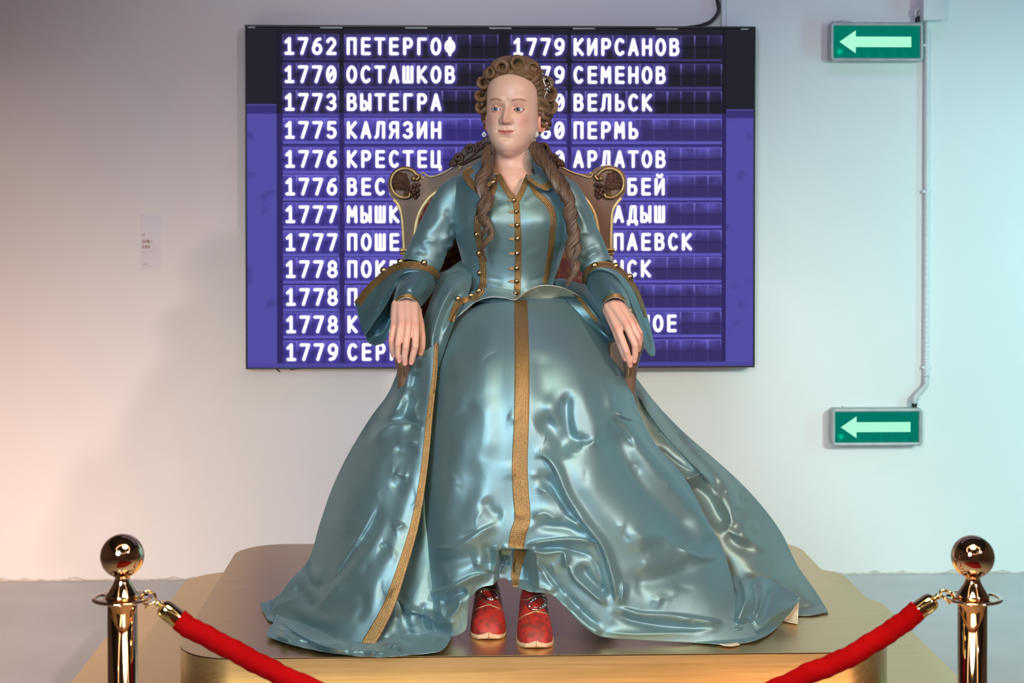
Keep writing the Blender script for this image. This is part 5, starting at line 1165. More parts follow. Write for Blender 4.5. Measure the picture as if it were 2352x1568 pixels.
FC = [([(1462,900),(1500,960),(1540,1010),(1600,1072),(1640,1118)],15,.034,'l',.15),([(1490,915),(1540,980),(1590,1040),(1640,1100),(1660,1150)],12,-.035,'g',.15),
 ([(1478,915),(1510,920),(1545,960)],9,-.018,'s',.3),([(1552,985),(1562,1010),(1580,1030)],8,-.016,'s',.3),([(1570,1000),(1620,1070),(1675,1150),(1720,1260)],22,.030,'g',.2),
 ([(1505,1020),(1550,1060),(1590,1085),(1625,1092)],10,-.022,'s',.25),([(1540,1075),(1580,1095),(1620,1085)],9,.018,'s',.3),
 ([(1575,1105),(1620,1140),(1650,1190),(1680,1210)],20,-.045,'g',.2),([(1560,1110),(1600,1090),(1625,1080)],8,.016,'s',.3),
 ([(1660,1130),(1690,1112),(1705,1118)],8,.016,'s',.3),([(1695,1120),(1700,1150),(1720,1145)],7,-.014,'s',.3),([(1700,1160),(1695,1200),(1680,1225)],16,-.020,'g',.25),
 ([(1665,1215),(1690,1250),(1740,1270)],14,-.018,'g',.3),([(1690,1200),(1720,1240),(1770,1260)],14,.014,'g',.3),
 ([(1740,1200),(1730,1215),(1750,1210)],9,.010,'s',.3),([(1700,1300),(1750,1320),(1800,1340)],16,.012,'g',.3),([(1820,1330),(1850,1370),(1880,1395)],12,.010,'g',.3),([(1790,1375),(1830,1395),(1870,1390)],8,-.012,'s',.3)]
FC += creases(24, 9, (1480, 950, 1820, 1380), .8, .5)
cloth('train', TC, 300, 220, M['satin_train'], FC, .0020, 21, label='grey-green satin train spread over the podium, image right')
TE = [
 [(1640,1300,4.42),(1690,1322,4.34),(1722,1330,4.33),(1750,1323,4.37),(1792,1343,4.39),(1838,1371,4.37)],
 [(1620,1370,4.28),(1672,1370,4.25),(1712,1372,4.22),(1750,1370,4.28),(1787,1375,4.33),(1836,1377,4.35)],
 [(1600,1425,4.24),(1655,1428,4.20),(1700,1430,4.17),(1740,1425,4.20),(1778,1412,4.25),(1828,1388,4.30)],
 [(1590,1473,4.18),(1650,1478,4.17),(1698,1477,4.16),(1742,1467,4.2),(1778,1446,4.25),(1818,1405,4.3)]]
FE = [([(1700,1325),(1712,1370),(1700,1410),(1688,1432)],13,.024,'l',.15),([(1722,1335),(1735,1385),(1722,1425)],11,-.026,'g',.2),([(1748,1328),(1752,1370),(1735,1425)],9,.020,'s',.2),
 ([(1770,1345),(1762,1390),(1740,1435)],10,-.018,'g',.25),([(1825,1385),(1780,1410),(1745,1445),(1705,1462)],9,.014,'s',.2),([(1610,1440),(1680,1446),(1725,1440)],8,.014,'s',.3),
 ([(1685,1345),(1678,1400),(1675,1430)],9,-.02,'g',.2),([(1690,1436),(1720,1434),(1736,1424)],6,-.014,'s',.3)]
cloth('underskirt', TE, 150, 200, M['satin'], FE, .0012, 31)
for q in (([(1836,1374,4.36),(1834,1400,4.33),(1832,1432,4.30)],[(1826,1386,4.34),(1815,1405,4.33),(1812,1428,4.33)],[(1818,1396,4.33),(1806,1410,4.33),(1793,1424,4.33)]),
          ([(1645,1474,4.15),(1665,1474,4.15),(1700,1472,4.15)],[(1650,1478,4.15),(1668,1478,4.15),(1695,1477,4.15)],[(1662,1482,4.15),(1680,1483,4.15),(1700,1480,4.15)])):
    cloth('cream_lining', [list(r) for r in q], 24, 24, M['cream'], (), .0003, 2, thick=.001)
TD = [
 [(1004,628,4.74),(1030,618,4.72),(1056,600,4.72),(1082,590,4.74)],
 [(1002,650,4.68),(1030,638,4.62),(1058,630,4.60),(1084,640,4.62)],
 [(988,690,4.62),(1018,672,4.55),(1048,664,4.54),(1076,672,4.58)],
 [(972,735,4.56),(1000,722,4.50),(1027,716,4.49),(1052,722,4.54)],
 [(957,790,4.52),(985,780,4.45),(1007,780,4.43),(1026,790,4.48)],
 [(924,850,4.50),(960,845,4.44),(985,845,4.42),(1008,850,4.45)],
 [(906,872,4.50),(945,880,4.45),(975,890,4.42),(1000,900,4.46)]]
FD = [([(1050,640),(1020,690),(1000,740),(985,800)],9,.020,'l',.2),([(1065,660),(1035,700),(1015,750),(1000,810)],9,-.022,'g',.2),([(1030,640),(1000,690),(982,740),(970,800)],9,-.018,'g',.2),
 ([(1075,690),(1045,715),(1020,770)],7,.014,'s',.2),([(1060,735),(1040,760),(1035,790)],7,-.016,'s',.2),([(975,780),(965,830),(945,870)],8,-.02,'g',.25)]
cloth('coat_skirt', TD, 150, 90, M['satin'], FD, .0010, 5, floor=False)
TG = [[(1268,640,4.70),(1295,640,4.72),(1330,650,4.74),(1350,655,4.76)],[(1300,688,4.60),(1330,688,4.60),(1360,690,4.62),(1382,700,4.66)],[(1335,725,4.57),(1360,730,4.56),(1388,735,4.57),(1410,745,4.62)],[(1365,765,4.55),(1395,778,4.52),(1425,790,4.54),(1446,800,4.58)],[(1390,830,4.60),(1410,835,4.62),(1432,840,4.64),(1452,850,4.68)]]
cloth('coat_skirt', TG, 80, 60, M['satin_inner'], [([(1330,660),(1360,710),(1400,760)],8,.012,'g')], .001, 6, floor=False)

# bodice: closed loft around the trunk
by_ = [384, 392, 402, 416, 435, 460, 485, 512, 545, 580, 612, 640, 662, 694]
bl_ = [1098, 1078, 1052, 1040, 1036, 1036, 1038, 1040, 1046, 1056, 1064, 1070, 1072, 1060]
br_ = [1250, 1270, 1296, 1312, 1320, 1322, 1320, 1317, 1308, 1294, 1284, 1274, 1272, 1284]
bfY = [4.640, 4.622, 4.600, 4.580, 4.562, 4.545, 4.528, 4.520, 4.532, 4.556, 4.572, 4.578, 4.572, 4.545]
bbY = [4.78, 4.79, 4.81, 4.82, 4.83, 4.84, 4.85, 4.85, 4.85, 4.84, 4.84, 4.84, 4.84, 4.86]
ys = np.linspace(384, 694, 260); an = np.linspace(0, 2 * math.pi, 300, endpoint=False)
xl_, xr_, yf_, yb_ = (interp(ys, by_, q)[:, None] for q in (bl_, br_, bfY, bbY))
ca_, sa_ = np.cos(an)[None], np.sin(an)[None]; nn_ = 2.25
rr_ = (np.abs(ca_) ** nn_ + np.abs(sa_) ** nn_) ** (-1 / nn_); ux, uy = rr_ * sa_, rr_ * ca_
bx = (xl_ + xr_) / 2 + ux * (xr_ - xl_) / 2; bY = (yf_ + yb_) / 2 - uy * (yb_ - yf_) / 2
py2 = ys[:, None] + 0 * bx
bust = .012 * (np.exp(-((bx - 1122) / 34) ** 2 - ((py2 - 505) / 34) ** 2) + np.exp(-((bx - 1246) / 34) ** 2 - ((py2 - 505) / 34) ** 2)) - .004 * np.exp(-((bx - 1186) / 14) ** 2 - ((py2 - 500) / 40) ** 2)
FBo = [([(1075,655),(1120,650),(1165,668)],7,.004,'s',.2),([(1080,640),(1130,642),(1170,650)],8,-.003,'g',.3),([(1200,668),(1230,655),(1262,640)],7,.004,'s',.2),([(1205,650),(1240,640),(1268,632)],8,-.003,'g',.3),
 ([(1140,480),(1160,470),(1175,475)],8,.003,'g',.3),([(1200,470),(1220,455),(1235,445)],8,.003,'g',.3),([(1120,430),(1150,445),(1170,470)],8,.003,'g',.3),([(1112,560),(1150,570),(1175,568)],10,.002,'g',.3),([(1205,585),(1230,580),(1250,570)],10,.002,'g',.3),
 ([(1050,540),(1070,520),(1075,480)],8,.004,'g',.3),([(1290,480),(1296,520),(1290,560)],9,.004,'g',.3),([(1275,450),(1285,500),(1280,560)],8,-.004,'g',.3),([(1285,470),(1305,490)],6,.004,'s',.3)]
fmask = uy > 0
bY = bY - np.where(fmask, bust + folds(bx, py2, FBo) + crumple(bx, py2, 44, .0007, .02), 0)
BG = P(bx, py2, bY); uy = uy + 0 * bx
f_ = np.array(gridfaces(260, 300, False, True, 0, False)); cxm = bx.ravel()[f_].mean(1); cym = py2.ravel()[f_].mean(1); fr_ = uy.ravel()[f_].mean(1) > 0
vneck = fr_ & (((cxm > np.interp(cym, [384, 400, 401, 458], [1104, 1104, 1141, 1184])) & (cxm < np.interp(cym, [384, 400, 401, 458], [1230, 1230, 1216, 1187])) & (cym < 458)))
bod = mobj('bodice', BG.reshape(-1, 3), f_[~vneck].tolist(), M['satin'], man, label='fitted teal satin bodice closed with small round brass buttons')
# sleeves
def sleeve(name, pts, n, fl=(), seed=1, material='satin', amp=.0012, cap=False, sides=72):
    T = cr1(np.array(pts, float), n); c = P(T[:, 0], T[:, 1], T[:, 2]); r = T[:, 3] * T[:, 2] / FPX
    G = tubeG(c, 1.0, sides, close=False); G = c[:, None] + (G - c[:, None]) / np.linalg.norm(G - c[:, None], axis=2, keepdims=True) * r[:, None, None]
    # back-project to read the drawn folds
    dx = G - np.array([0, 0, CAMZ]); fy = dx[..., 0] * syw + dx[..., 1] * cyw; fx = dx[..., 0] * cyw - dx[..., 1] * syw; fz = dx[..., 2]
    yy, zz2 = fy * cp - fz * sp, fy * sp + fz * cp
    px, py = CXP + FPX * fx / yy, CYP - FPX * zz2 / yy
    N_ = (G - c[:, None]) / r[:, None, None]; d_ = folds(px, py, fl) * (N_[..., 1] < .2) + crumple(px, py, seed, amp, .02)
    G = G + N_ * d_[..., None]
    if cap: G = np.concatenate([c[:1, None] + (G[:1] - c[:1, None]) * q + (c[0] - c[1])[None, None] * h for q, h in ((.02, 1.0), (.5, .85), (.85, .5))] + [G])
    return gridobj(name, G, M[material], man, cv=True, flip=True)
SL = [([(965,545),(1000,520),(1030,480)],12,.006,'g'),([(1050,530),(1025,545),(1010,560)],7,.007,'s',.3),([(1045,545),(1030,560),(1020,585)],7,-.007,'s',.3),([(1048,515),(1035,530),(1030,545)],6,-.006,'s',.3),
 ([(1048,555),(1025,570),(1015,595)],7,.007,'s',.3),([(1018,480),(1032,500),(1040,515)],8,-.005,'g',.3),([(960,560),(985,552),(1005,560)],7,.006,'s',.3),([(945,580),(965,575),(985,585)],8,-.005,'g',.3),([(1010,600),(1025,580),(1040,575)],8,-.006,'g',.3)]
SR = [([(1320,470),(1335,500),(1350,540)],8,.006,'g'),([(1305,500),(1318,530),(1330,570)],7,-.006,'g'),([(1310,545),(1340,535),(1365,540)],7,.006,'s',.3),([(1345,600),(1360,585),(1378,580)],7,.007,'s',.3),([(1335,590),(1352,572),(1380,560)],7,-.006,'s',.3),([(1300,450),(1320,480),(1345,520)],6,.005,'s',.3),([(1312,575),(1330,600),(1345,610)],7,.005,'g',.3)]
sleeve('sleeve', [(1066,428,4.70,30),(1044,448,4.68,38),(1030,475,4.68,42),(1016,505,4.68,43),(1000,538,4.675,44),(984,572,4.67,45),(970,602,4.66,45),(963,618,4.65,42)], 120, SL, 51, cap=True)
sleeve('sleeve', [(1282,428,4.70,28),(1302,446,4.68,33),(1316,475,4.68,36),(1327,505,4.68,37),(1338,538,4.675,38),(1352,572,4.67,39),(1366,602,4.66,38),(1374,618,4.65,36)], 120, SR, 52, cap=True)
sleeve('forearm_sleeve', [(972,612,4.67,36),(966,632,4.64,34),(956,650,4.60,30),(948,664,4.56,27)], 50, (), 53, 'satin_inner', cap=True)
sleeve('forearm_sleeve', [(1370,612,4.67,34),(1378,632,4.64,34),(1390,650,4.60,30),(1398,664,4.56,27)], 50, (), 54, 'satin_inner', cap=True)
cloth('forearm_sleeve', [[(908,636,4.62),(922,622,4.56),(950,614,4.52),(977,614,4.53),(998,624,4.57),(1006,642,4.63)],[(910,658,4.58),(922,645,4.50),(945,638,4.465),(970,640,4.475),(988,652,4.52),(994,670,4.60)],
  [(903,692,4.54),(911,668,4.45),(930,660,4.42),(950,662,4.42),(968,675,4.46),(976,694,4.55)],[(896,723,4.49),(900,703,4.445),(914,688,4.41),(935,681,4.395),(954,688,4.41),(965,706,4.47)]], 70, 110, M['satin_inner'], [([(925,640),(955,632),(985,645)],7,.006,'s',.3),([(985,640),(982,665),(968,690)],6,.006,'s',.3),([(912,672),(930,666),(950,674)],6,-.004,'s',.3),([(960,625),(972,650),(970,670)],6,-.005,'s')], .0007, 55, floor=False, lining=M['cream'], thick=.0018)
cloth('forearm_sleeve', [[(1336,642,4.63),(1350,624,4.57),(1375,616,4.53),(1402,622,4.53),(1424,638,4.56),(1440,660,4.63)],[(1356,670,4.60),(1364,650,4.51),(1382,640,4.475),(1405,641,4.47),(1428,654,4.51),(1444,678,4.60)],
  [(1371,694,4.54),(1376,675,4.46),(1391,663,4.425),(1412,661,4.42),(1434,673,4.45),(1448,697,4.54)],[(1381,716,4.49),(1384,698,4.44),(1396,685,4.41),(1414,680,4.395),(1433,687,4.41),(1447,714,4.47)]], 70, 110, M['satin_inner'], [([(1395,648),(1418,656),(1438,676)],7,.005,'s',.3),([(1358,650),(1368,680),(1383,704)],6,.005,'s',.3),([(1405,636),(1425,648),(1440,668)],6,-.004,'s')], .0007, 56, floor=False, lining=M['cream'], thick=.0018)
TL = [[(1010,656,4.63),(1009,630,4.57),(987,611,4.535),(946,601,4.53),(902,609,4.56),(864,637,4.60),(836,665,4.63),(815,693,4.65)],
      [(1007,653,4.62),(1001,633,4.56),(976,619,4.52),(938,614,4.51),(906,625,4.54),(873,655,4.58),(846,690,4.60),(822,718,4.62)],
      [(1002,650,4.61),(991,635,4.55),(966,625,4.51),(931,626,4.50),(909,642,4.52),(881,680,4.555),(856,716,4.57),(829,746,4.59)],
      [(996,650,4.60),(986,638,4.56),(961,631,4.53),(929,634,4.52),(911,655,4.52),(886,702,4.545),(862,737,4.56),(838,772,4.57)]]
cloth('bell_cuff', TL, 60, 160, M['satin'], [([(1000,640),(960,624),(920,632),(890,670),(860,720)],6,.008,'r',.15),([(880,640),(860,690),(835,730)],12,-.006,'g')], .0008, 61, floor=False, lining=M['satin_inner'])
cloth('cuff_lining', [[(911,650,4.60),(886,698,4.60),(862,735,4.60),(838,768,4.60)],[(909,668,4.66),(893,715,4.66),(868,755,4.65),(845,786,4.63)],[(906,688,4.66),(899,735,4.66),(880,772,4.64),(856,792,4.60)],[(905,700,4.61),(897,748,4.60),(884,784,4.59),(862,794,4.575)]], 40, 60, M['satin_inner'], [([(900,690),(880,740),(860,775)],7,.008,'g'),([(880,700),(865,750)],6,-.006,'g')], .0006, 62, floor=False)
TR = [[(1336,652,4.62),(1341,622,4.56),(1360,606,4.54),(1384,600,4.53),(1410,606,4.54),(1440,630,4.57),(1464,660,4.60),(1478,695,4.62),(1492,742,4.63),(1505,800,4.63)],
      [(1340,652,4.61),(1347,625,4.55),(1365,613,4.52),(1386,609,4.51),(1411,617,4.52),(1438,643,4.54),(1459,680,4.57),(1473,720,4.59),(1487,765,4.60),(1504,815,4.61)],
      [(1343,652,4.60),(1352,628,4.54),(1369,618,4.51),(1388,617,4.50),(1411,628,4.50),(1433,656,4.52),(1453,700,4.55),(1468,745,4.57),(1482,785,4.58),(1497,818,4.59)],
      [(1347,650,4.60),(1356,632,4.56),(1371,625,4.53),(1388,626,4.52),(1410,640,4.52),(1428,668,4.53),(1446,710,4.55),(1460,752,4.57),(1474,788,4.575),(1489,812,4.58)]]
cloth('bell_cuff', TR, 60, 180, M['satin'], [([(1350,635),(1370,620),(1410,630),(1435,665),(1460,720),(1485,790)],6,.010,'l',.12),([(1425,655),(1450,690),(1475,750),(1497,805)],6,-.012,'g',.15),([(1345,640),(1360,628)],6,.006,'s')], .0006, 63, floor=False, lining=M['satin_inner'])
# collar
cloth('collar', [[(1079,386,4.64),(1063,400,4.60),(1072,418,4.565),(1088,436,4.545),(1104,446,4.535),(1120,434,4.535),(1136,412,4.56)],
                 [(1095,374,4.65),(1083,386,4.615),(1090,402,4.580),(1102,416,4.555),(1112,424,4.545),(1124,418,4.545),(1137,408,4.565)],
                 [(1113,360,4.66),(1106,372,4.64),(1109,386,4.605),(1116,396,4.580),(1122,402,4.565),(1128,404,4.565),(1138,403,4.575)]], 50, 110, M['satin'], [([(1095,380),(1100,395)],5,.003,'g')], .0006, 71, floor=False)
cloth('collar', [[(1262,386,4.64),(1276,402,4.60),(1276,418,4.575),(1263,436,4.555),(1250,436,4.548),(1232,428,4.548),(1211,412,4.565)],
                 [(1244,374,4.66),(1254,388,4.62),(1254,402,4.595),(1247,414,4.57),(1240,416,4.56),(1228,414,4.56),(1210,408,4.57)],
                 [(1219,360,4.68),(1222,374,4.67),(1226,388,4.635),(1230,398,4.60),(1230,403,4.582),(1224,405,4.575),(1209,404,4.58)]], 50, 110, M['satin'], [([(1235,375),(1245,385)],4,.004,'s'),([(1245,385),(1240,398)],4,-.004,'s')], .0006, 72, floor=False)
# peplum with turned-up cream lining
cloth('peplum', [[(1184,686,4.525),(1210,669,4.490),(1238,657,4.475),(1268,656,4.485),(1300,664,4.52),(1334,682,4.60)],
                 [(1186,687,4.55),(1214,680,4.54),(1242,674,4.54),(1270,670,4.55),(1300,674,4.58),(1332,688,4.63)],
                 [(1188,688,4.57),(1216,690,4.575),(1244,690,4.575),(1272,684,4.58),(1300,682,4.62),(1330,694,4.66)]], 30, 100, M['cream'], [([(1225,668),(1240,685)],8,.004,'g')], .0006, 73, floor=False, label='cream inner lining of the short peplum')
cloth('peplum', [[(1186,668,4.535),(1160,664,4.53),(1130,660,4.535),(1100,664,4.55),(1074,676,4.57),(1052,690,4.60)],
                 [(1186,678,4.528),(1160,673,4.522),(1130,671,4.525),(1102,677,4.54),(1078,689,4.555),(1044,712,4.57)],
                 [(1186,688,4.520),(1160,683,4.512),(1130,681,4.512),(1104,687,4.525),(1084,698,4.54),(1040,736,4.55)]], 30, 100, M['satin'], [([(1110,668),(1090,682)],5,.003,'s')], .0006, 74, floor=False)

# ------------------------------------------------------------------ braid, buttons
def bvh_of(names):
    vs, fs, off_ = [], [], 0
    for o in COL.objects:
        if o.type == 'MESH' and o.name.split('.')[0] in names:
            v = np.empty(len(o.data.vertices) * 3); o.data.vertices.foreach_get('co', v); v = v.reshape(-1, 3); vs.append(v); fs += [[q + off_ for q in p.vertices] for p in o.data.polygons]; off_ += len(v)
    return BVHTree.FromPolygons([tuple(q) for q in np.concatenate(vs)], fs)
def cast(bvh, px, py):
    a, b, c = ray(px, py); h = bvh.ray_cast(Vector((0, 0, CAMZ)), Vector((float(a), float(b), float(c))).normalized()); return h
def ribbon(name, bvh, pts, w_, parent, lift=.0022, ribs=4, m='braid', step_=3.0, Y0=None, K_=21, smooth_=9, lim=.09):
    p = np.array(pts, float); L = np.sum(np.hypot(*np.diff(p[:, :2], axis=0).T)); n = max(8, int(L / step_)); p = cr1(p, n)
    ww = cr1(np.array(w_, float), n) if hasattr(w_, '__len__') else np.full(n, float(w_))
    t = np.gradient(p[:, :2], axis=0); t /= np.linalg.norm(t, axis=1)[:, None]; nr = np.stack([-t[:, 1], t[:, 0]], 1); Yg = np.full((n, K_), np.nan)
    s_ = np.linspace(-1, 1, K_)
    for i in range(n):
        for j in range(K_):
            q = p[i, :2] + nr[i] * s_[j] * ww[i] / 2; h = cast(bvh, q[0], q[1])
            if h[0] is not None: Yg[i, j] = h[0].y
    med = np.nanmedian(Yg)
    for i in range(n):
        r = Yg[i]; ok = ~np.isnan(r) & (r < med + lim)
        Yg[i] = np.interp(np.arange(K_), np.where(ok)[0], r[ok]) if ok.any() else (Yg[i - 1] if i else med)
    # keep jumps in depth soft across the strip
    c_ = np.median(Yg, axis=1, keepdims=True); Yg = np.clip(Yg, c_ - .012, c_ + .012)
    if smooth_:
        k = np.hanning(smooth_ + 2)[1:-1]; k /= k.sum(); Yg = np.minimum(Yg, np.apply_along_axis(lambda a: np.convolve(np.pad(a, smooth_ // 2, mode='edge'), k, 'valid'), 0, Yg) + .0006)
    rib = .0012 * np.abs(np.sin(s_ * math.pi * ribs / 2)) [None] + .0004 * np.sin(np.arange(n) * 1.6)[:, None] * np.cos(s_ * 9)[None]
    Yg = Yg - lift - rib; Yg[:, 0] += lift * 1.4; Yg[:, -1] += lift * 1.4
    q = p[:, None, :2] + nr[:, None] * (s_[None, :, None] * ww[:, None, None] / 2)
    return gridobj(name, P(q[..., 0], q[..., 1], Yg), M[m], parent)
def cordline(name, bvh, pts, r, parent, m='cord', lift=.0008, n=60):
    p = cr1(np.array(pts, float), n); V_ = []
    for a, b in p:
        h = cast(bvh, a, b); V_.append(h[0].y if h[0] is not None else np.nan)
    V_ = np.array(V_); ok = ~np.isnan(V_)
    if ok.sum() > 8: i0, i1 = np.where(ok)[0][[0, -1]]; p = p[i0:i1 + 1]; V_ = V_[i0:i1 + 1]; n = len(V_); ok = ~np.isnan(V_)
    V_ = np.interp(np.arange(n), np.where(ok)[0], V_[ok]) if ok.any() else np.full(n, 4.5)
    return tube(name, P(p[:, 0], p[:, 1], V_ - lift), r, M[m], parent, 8)
def button(bvh, px_, py_, r, parent):
    h = (None,)
    for dx_, dy_ in ((0, 0), (0, 3), (0, 6), (2, 9), (4, 12)):
        h = cast(bvh, px_ + dx_, py_ + dy_)
        if h[0] is not None and h[0].y < 4.72: break
    Yq = (h[0].y if h[0] is not None else 4.5) - .0015
    c = P(px_, py_, Yq); k = r * Yq / FPX
    aa = np.linspace(0, 2 * math.pi, 20, endpoint=False); rows = [c + np.array([0, -hh * k * .62, 0]) + q * k * np.stack([np.cos(aa), 0 * aa, np.sin(aa)], 1) for q, hh in ((.02, .95), (.16, .93), (.24, .82), (.30, .80), (.5, .78), (.75, .58), (.93, .28), (1, 0), (.9, -.25), (.5, -.4))]
    return gridobj('button', np.array(rows), M['button'], parent, cv=True, flip=True)
BB = bvh_of({'bodice', 'peplum'}); 
ribbon('gold_braid', BB, [(1144,400),(1156,424),(1170,446),(1184,462)], 13, bod)
ribbon('gold_braid', BB, [(1214,402),(1206,422),(1197,444),(1188,462)], 13, bod)
ribbon('gold_braid', BB, [(1184,455),(1187,480),(1190,540),(1190,620),(1187,684)], 15, bod)
ribbon('gold_braid', BB, [(1137,408),(1131,440),(1115,467),(1100,493),(1097,524),(1102,559),(1107,595),(1110,633),(1105,668),(1084,686)], [13,16,17,17,17,16,16,16,17,16], bod)
ribbon('gold_braid', BB, [(1214,410),(1232,442),(1258,467),(1271,498),(1269,534),(1266,570),(1259,615),(1252,652)], [10,13,15,15,15,15,14,13], bod)
BC = bvh_of({'collar'})
ribbon('gold_braid', BC, [(1085,387),(1071,401),(1080,418),(1094,433),(1106,438)], [16,17,17,16,14], bod, ribs=5, lift=.005)
ribbon('gold_braid', BC, [(1108,438),(1121,426),(1136,408)], 10, bod, lift=.005)
ribbon('gold_braid', BC, [(1256,390),(1267,402),(1267,416),(1256,429),(1247,429)], [14,17,17,16,13], bod, ribs=5, lift=.005)
ribbon('gold_braid', BC, [(1250,431),(1232,422),(1213,409)], 9, bod, lift=.005)
BS = bvh_of({'skirt'})
ribbon('gold_braid', BS, [(1196,689),(1197,740),(1199,830),(1198,950),(1194,1060),(1196,1130),(1200,1190),(1190,1225),(1185,1258)], [30,32,34,35,36,37,37,37,36], skirt, ribs=7, lift=.003, K_=25, lim=.5)
ribbon('gold_braid', BS, [(1195,1264),(1190,1290),(1184,1320),(1184,1348)], [26,24,20,13], skirt, ribs=5, K_=21, lim=.5)
BF = bvh_of({'coat_skirt'})
ribbon('gold_braid', BF, [(1002,788),(998,862),(988,942),(979,1032),(968,1120),(951,1210),(925,1298),(894,1388),(862,1450),(842,1482)], [10,12,15,16,17,20,23,27,31,30], flap, ribs=6, K_=21, lim=.5)
BP = bvh_of({'peplum', 'coat_skirt', 'skirt'})
ribbon('gold_braid', BP, [(1100,682),(1078,686),(1056,694),(1044,712),(1036,738)], [14,15,16,16,15], bod)
ribbon('gold_braid', BP, [(1318,674),(1334,690),(1352,714),(1372,738)], [6,8,9,9], bod)
BL = bvh_of({'bell_cuff'})
ribbon('gold_braid', BL, [(1005,643),(1002,630),(983,616),(945,608),(905,616),(869,643),(842,670),(822,697)], [12,16,17,17,17,17,17,18], man, lift=.004)
ribbon('gold_braid', BL, [(1341,650),(1346,627),(1362,612),(1385,607),(1410,612),(1438,635),(1460,665),(1474,698),(1484,728)], [11,14,15,15,15,14,12,9,5], man, lift=.004)
BW = bvh_of({'forearm_sleeve'})
def wristband(pts):
    T = cr1(np.array(pts, float), 60); c = P(T[:, 0], T[:, 1], T[:, 2]); G = []
    for q in np.linspace(-1, 1, 9):
        G.append(P(T[:, 0] + q * T[:, 3] * 0, T[:, 1] + q * 4.5, T[:, 2] - .0008 * abs(math.sin(q * 5))))
    o = gridobj('cuff_braid', np.array(G), M['braid'], man); s_ = o.modifiers.new('t', 'SOLIDIFY'); s_.thickness = .002
    tube('cuff_edging', P(T[:, 0], T[:, 1] + 5, T[:, 2]), .0010, M['cream_edge'], man, 8)
wristband([(896,720,4.486,0),(900,701,4.441,0),(914,686,4.406,0),(935,679,4.391,0),(954,686,4.406,0),(965,704,4.466,0)])
wristband([(1381,713,4.486,0),(1384,696,4.436,0),(1396,683,4.406,0),(1414,678,4.391,0),(1433,685,4.406,0),(1447,711,4.466,0)])
# pale cut edge of the peplum and skirts
def edging(pts, r=.0011): tube('hem_edging', [tuple(P(*q)) for q in pts], r, M['cream_edge'], man, 8, 80)
edging([(1040,737,4.548),(1084,699,4.538),(1104,688,4.522),(1130,682,4.510),(1160,684,4.510),(1185,688,4.518),(1210,669,4.488),(1238,657,4.472),(1268,656,4.482),(1300,664,4.517),(1334,682,4.597)])
edging([(1836,1372,4.36),(1826,1386,4.335),(1818,1396,4.325),(1795,1424,4.32)])
BA = bvh_of({'bodice', 'gold_braid', 'bell_cuff', 'collar', 'peplum'})
for a, b in ((1180,460),(1186,486),(1188,517),(1189,548),(1188,582),(1187,616),(1187,646),(1184,674)): button(BA, a, b, 5.8, bod)
for a, b in ((1133,419),(1111,450),(1100,492),(1095,539),(1100,582),(1102,627),(1100,668),(1082,679),(1052,686)): button(BA, a, b, 7.2, bod)
for a, b in ((974,604),(920,601),(881,621)): button(BA, a, b, 8.0, man)
for a, b in ((1366,610),(1415,611),(1447,636)): button(BA, a, b, 8.0, man)
for y_ in (460, 486, 517, 548, 582, 616, 646):
    h = cast(BA, 1174, y_)
    if h[0] is None: continue
    q = P([1181, 1172, 1166, 1172, 1181], [y_ - 4, y_ - 2.5, y_ + .5, y_ + 2.5, y_ + 4], h[0].y - .004); q2 = q + np.array([0, .0015, 0])
    mobj('stitched_loop', np.concatenate([q, q2]), [[4, 3, 2, 1, 0], [0, 1, 6, 5], [1, 2, 7, 6], [2, 3, 8, 7], [3, 4, 9, 8]], M['braid'], bod, False)
for x0, y0, x1, y1 in ((1047, 408, 1047, 548),):
    cordline('seam', BA, [(1047,412),(1046,450),(1046,500),(1047,545)], .0006, bod, 'satin_inner', .0002)
cordline('seam', BA, [(1008,604),(1018,578),(1032,558),(1048,540)], .0006, bod, 'satin_inner', .0002)
for x_ in (1122, 1272): pass

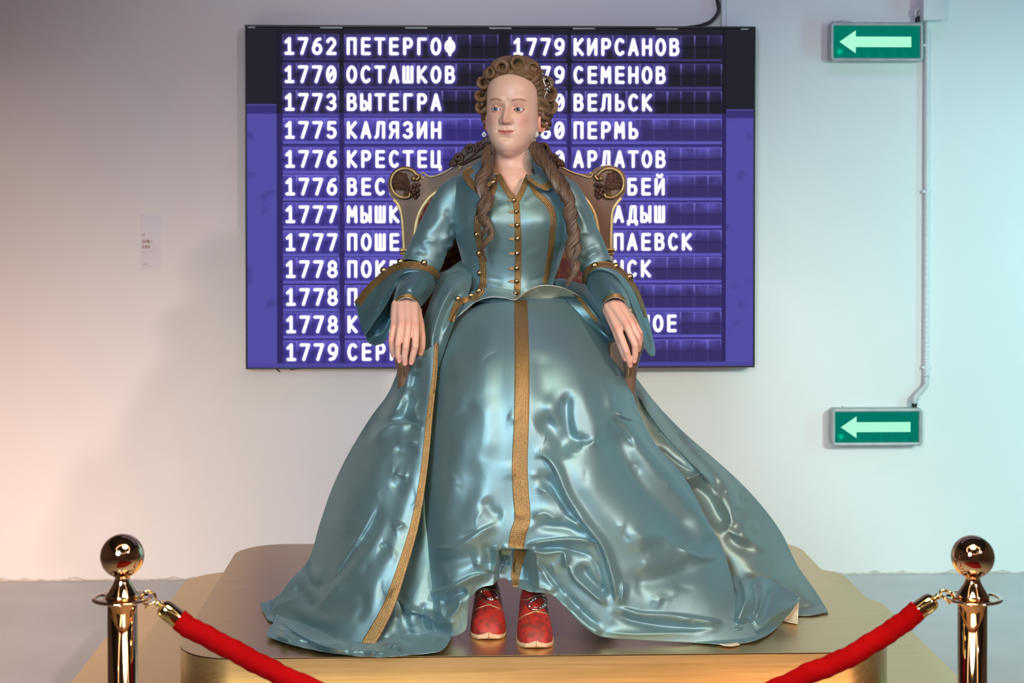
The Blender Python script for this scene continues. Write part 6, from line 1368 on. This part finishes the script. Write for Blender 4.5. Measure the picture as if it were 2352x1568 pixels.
# ------------------------------------------------------------------ shoes
def shoe(cx, cyb, label, cords, bk):
    Yt = float(yfloor(cx, cyb, PODZ)); X0 = float(P(cx, cyb, Yt)[0]); r_ = thing_shoe = None
    ss = [0, .006, .016, .032, .055, .085, .115, .145, .17, .20, .235, .255]; wsh = [.0006, .020, .031, .0395, .0445, .0455, .043, .040, .037, .035, .032, .020]
    hh = [.012, .024, .038, .052, .064, .076, .092, .112, .128, .120, .105, .085]; zb_ = [.010, .006, .004, .002, .001, .001, .002, .006, .012, .018, .022, .024]
    n = 90; s_ = np.linspace(0, .255, n); W2, H2, Z2 = interp(s_, ss, wsh), interp(s_, ss, hh), interp(s_, ss, zb_)
    an = np.linspace(0, math.pi, 60); G = []
    for s1, w1, h1, z1 in zip(s_, W2, H2, Z2):
        x_ = w1 * np.cos(an) * (np.abs(np.cos(an)) ** -.12 if False else 1); x_ = w1 * np.sign(np.cos(an)) * np.abs(np.cos(an)) ** .78
        z_ = z1 + .008 + (h1 - z1 - .008) * np.sin(an) ** .72
        G.append(np.stack([X0 + x_, Yt + s1 + 0 * x_, PODZ + z_], -1))
    G = np.array(G); sh = gridobj('shoe', G, M['shoe'], man, flip=False, label=label)
    S = []
    for s1, w1, z1 in zip(s_, W2, Z2):
        w1 += .0018 * min(1, s1 / .004); wave = .004 * math.exp(-(s1 / .02) ** 2)
        S.append([(X0 + a * w1, Yt + s1 - .001, PODZ + z) for a, z in ((-1, z1 + .009), (-1.0, max(z1 - .001, .0005)), (0, max(z1 - .001, .0005)), (1, max(z1 - .001, .0005)), (1, z1 + .009), (0, z1 + .011 + wave))])
    gridobj('sole', np.array(S), M['shoe_sole'], sh, cv=True)
    bs = bvh_of({'shoe'})
    for c_ in cords: cordline('gold_cord', bs, c_, .0014, sh)
    bx_, by2, rx, ry, rot = bk
    for q in (1.0, .66):
        pts = [(bx_ + q * (rx * math.cos(t) * math.cos(rot) - ry * math.sin(t) * math.sin(rot)), by2 + q * (rx * math.cos(t) * math.sin(rot) + ry * math.sin(t) * math.cos(rot))) for t in np.linspace(0, 2 * math.pi, 25)]
        cordline('buckle', bs, pts, .0014 if q == 1 else .0010, sh, 'silver', .003, 70)
    for t in (0, .9, 1.2, 1.5, 3.14, 4.0, 4.3, 4.6):
        a, b = bx_ + .85 * (rx * math.cos(t) * math.cos(rot) - ry * math.sin(t) * math.sin(rot)), by2 + .85 * (rx * math.cos(t) * math.sin(rot) + ry * math.sin(t) * math.cos(rot))
        h = cast(bs, a, b)
        if h[0] is not None: gridobj('gem', sphereG(tuple(np.array(h[0]) + np.array([0, -.004, 0])), .0024, 5, 7), M['gem'], sh, cv=True, smooth=False)
shoe(1123, 1472, 'red brocade shoe with a jewelled buckle, image left', [[(1079,1414),(1092,1400),(1110,1392),(1128,1387)], [(1152,1346),(1154,1360),(1140,1356),(1122,1350),(1106,1356),(1101,1366),(1108,1378),(1124,1388),(1142,1395),(1165,1406)]], (1123, 1364, 22, 12, .35))
shoe(1232, 1492, 'red brocade shoe with a jewelled buckle, image right', [[(1190,1424),(1202,1414),(1222,1406),(1244,1398),(1257,1384),(1252,1368),(1232,1367),(1212,1376),(1196,1376)], [(1232,1404),(1252,1408),(1266,1416),(1276,1430)]], (1236, 1384, 25, 14, -.35))
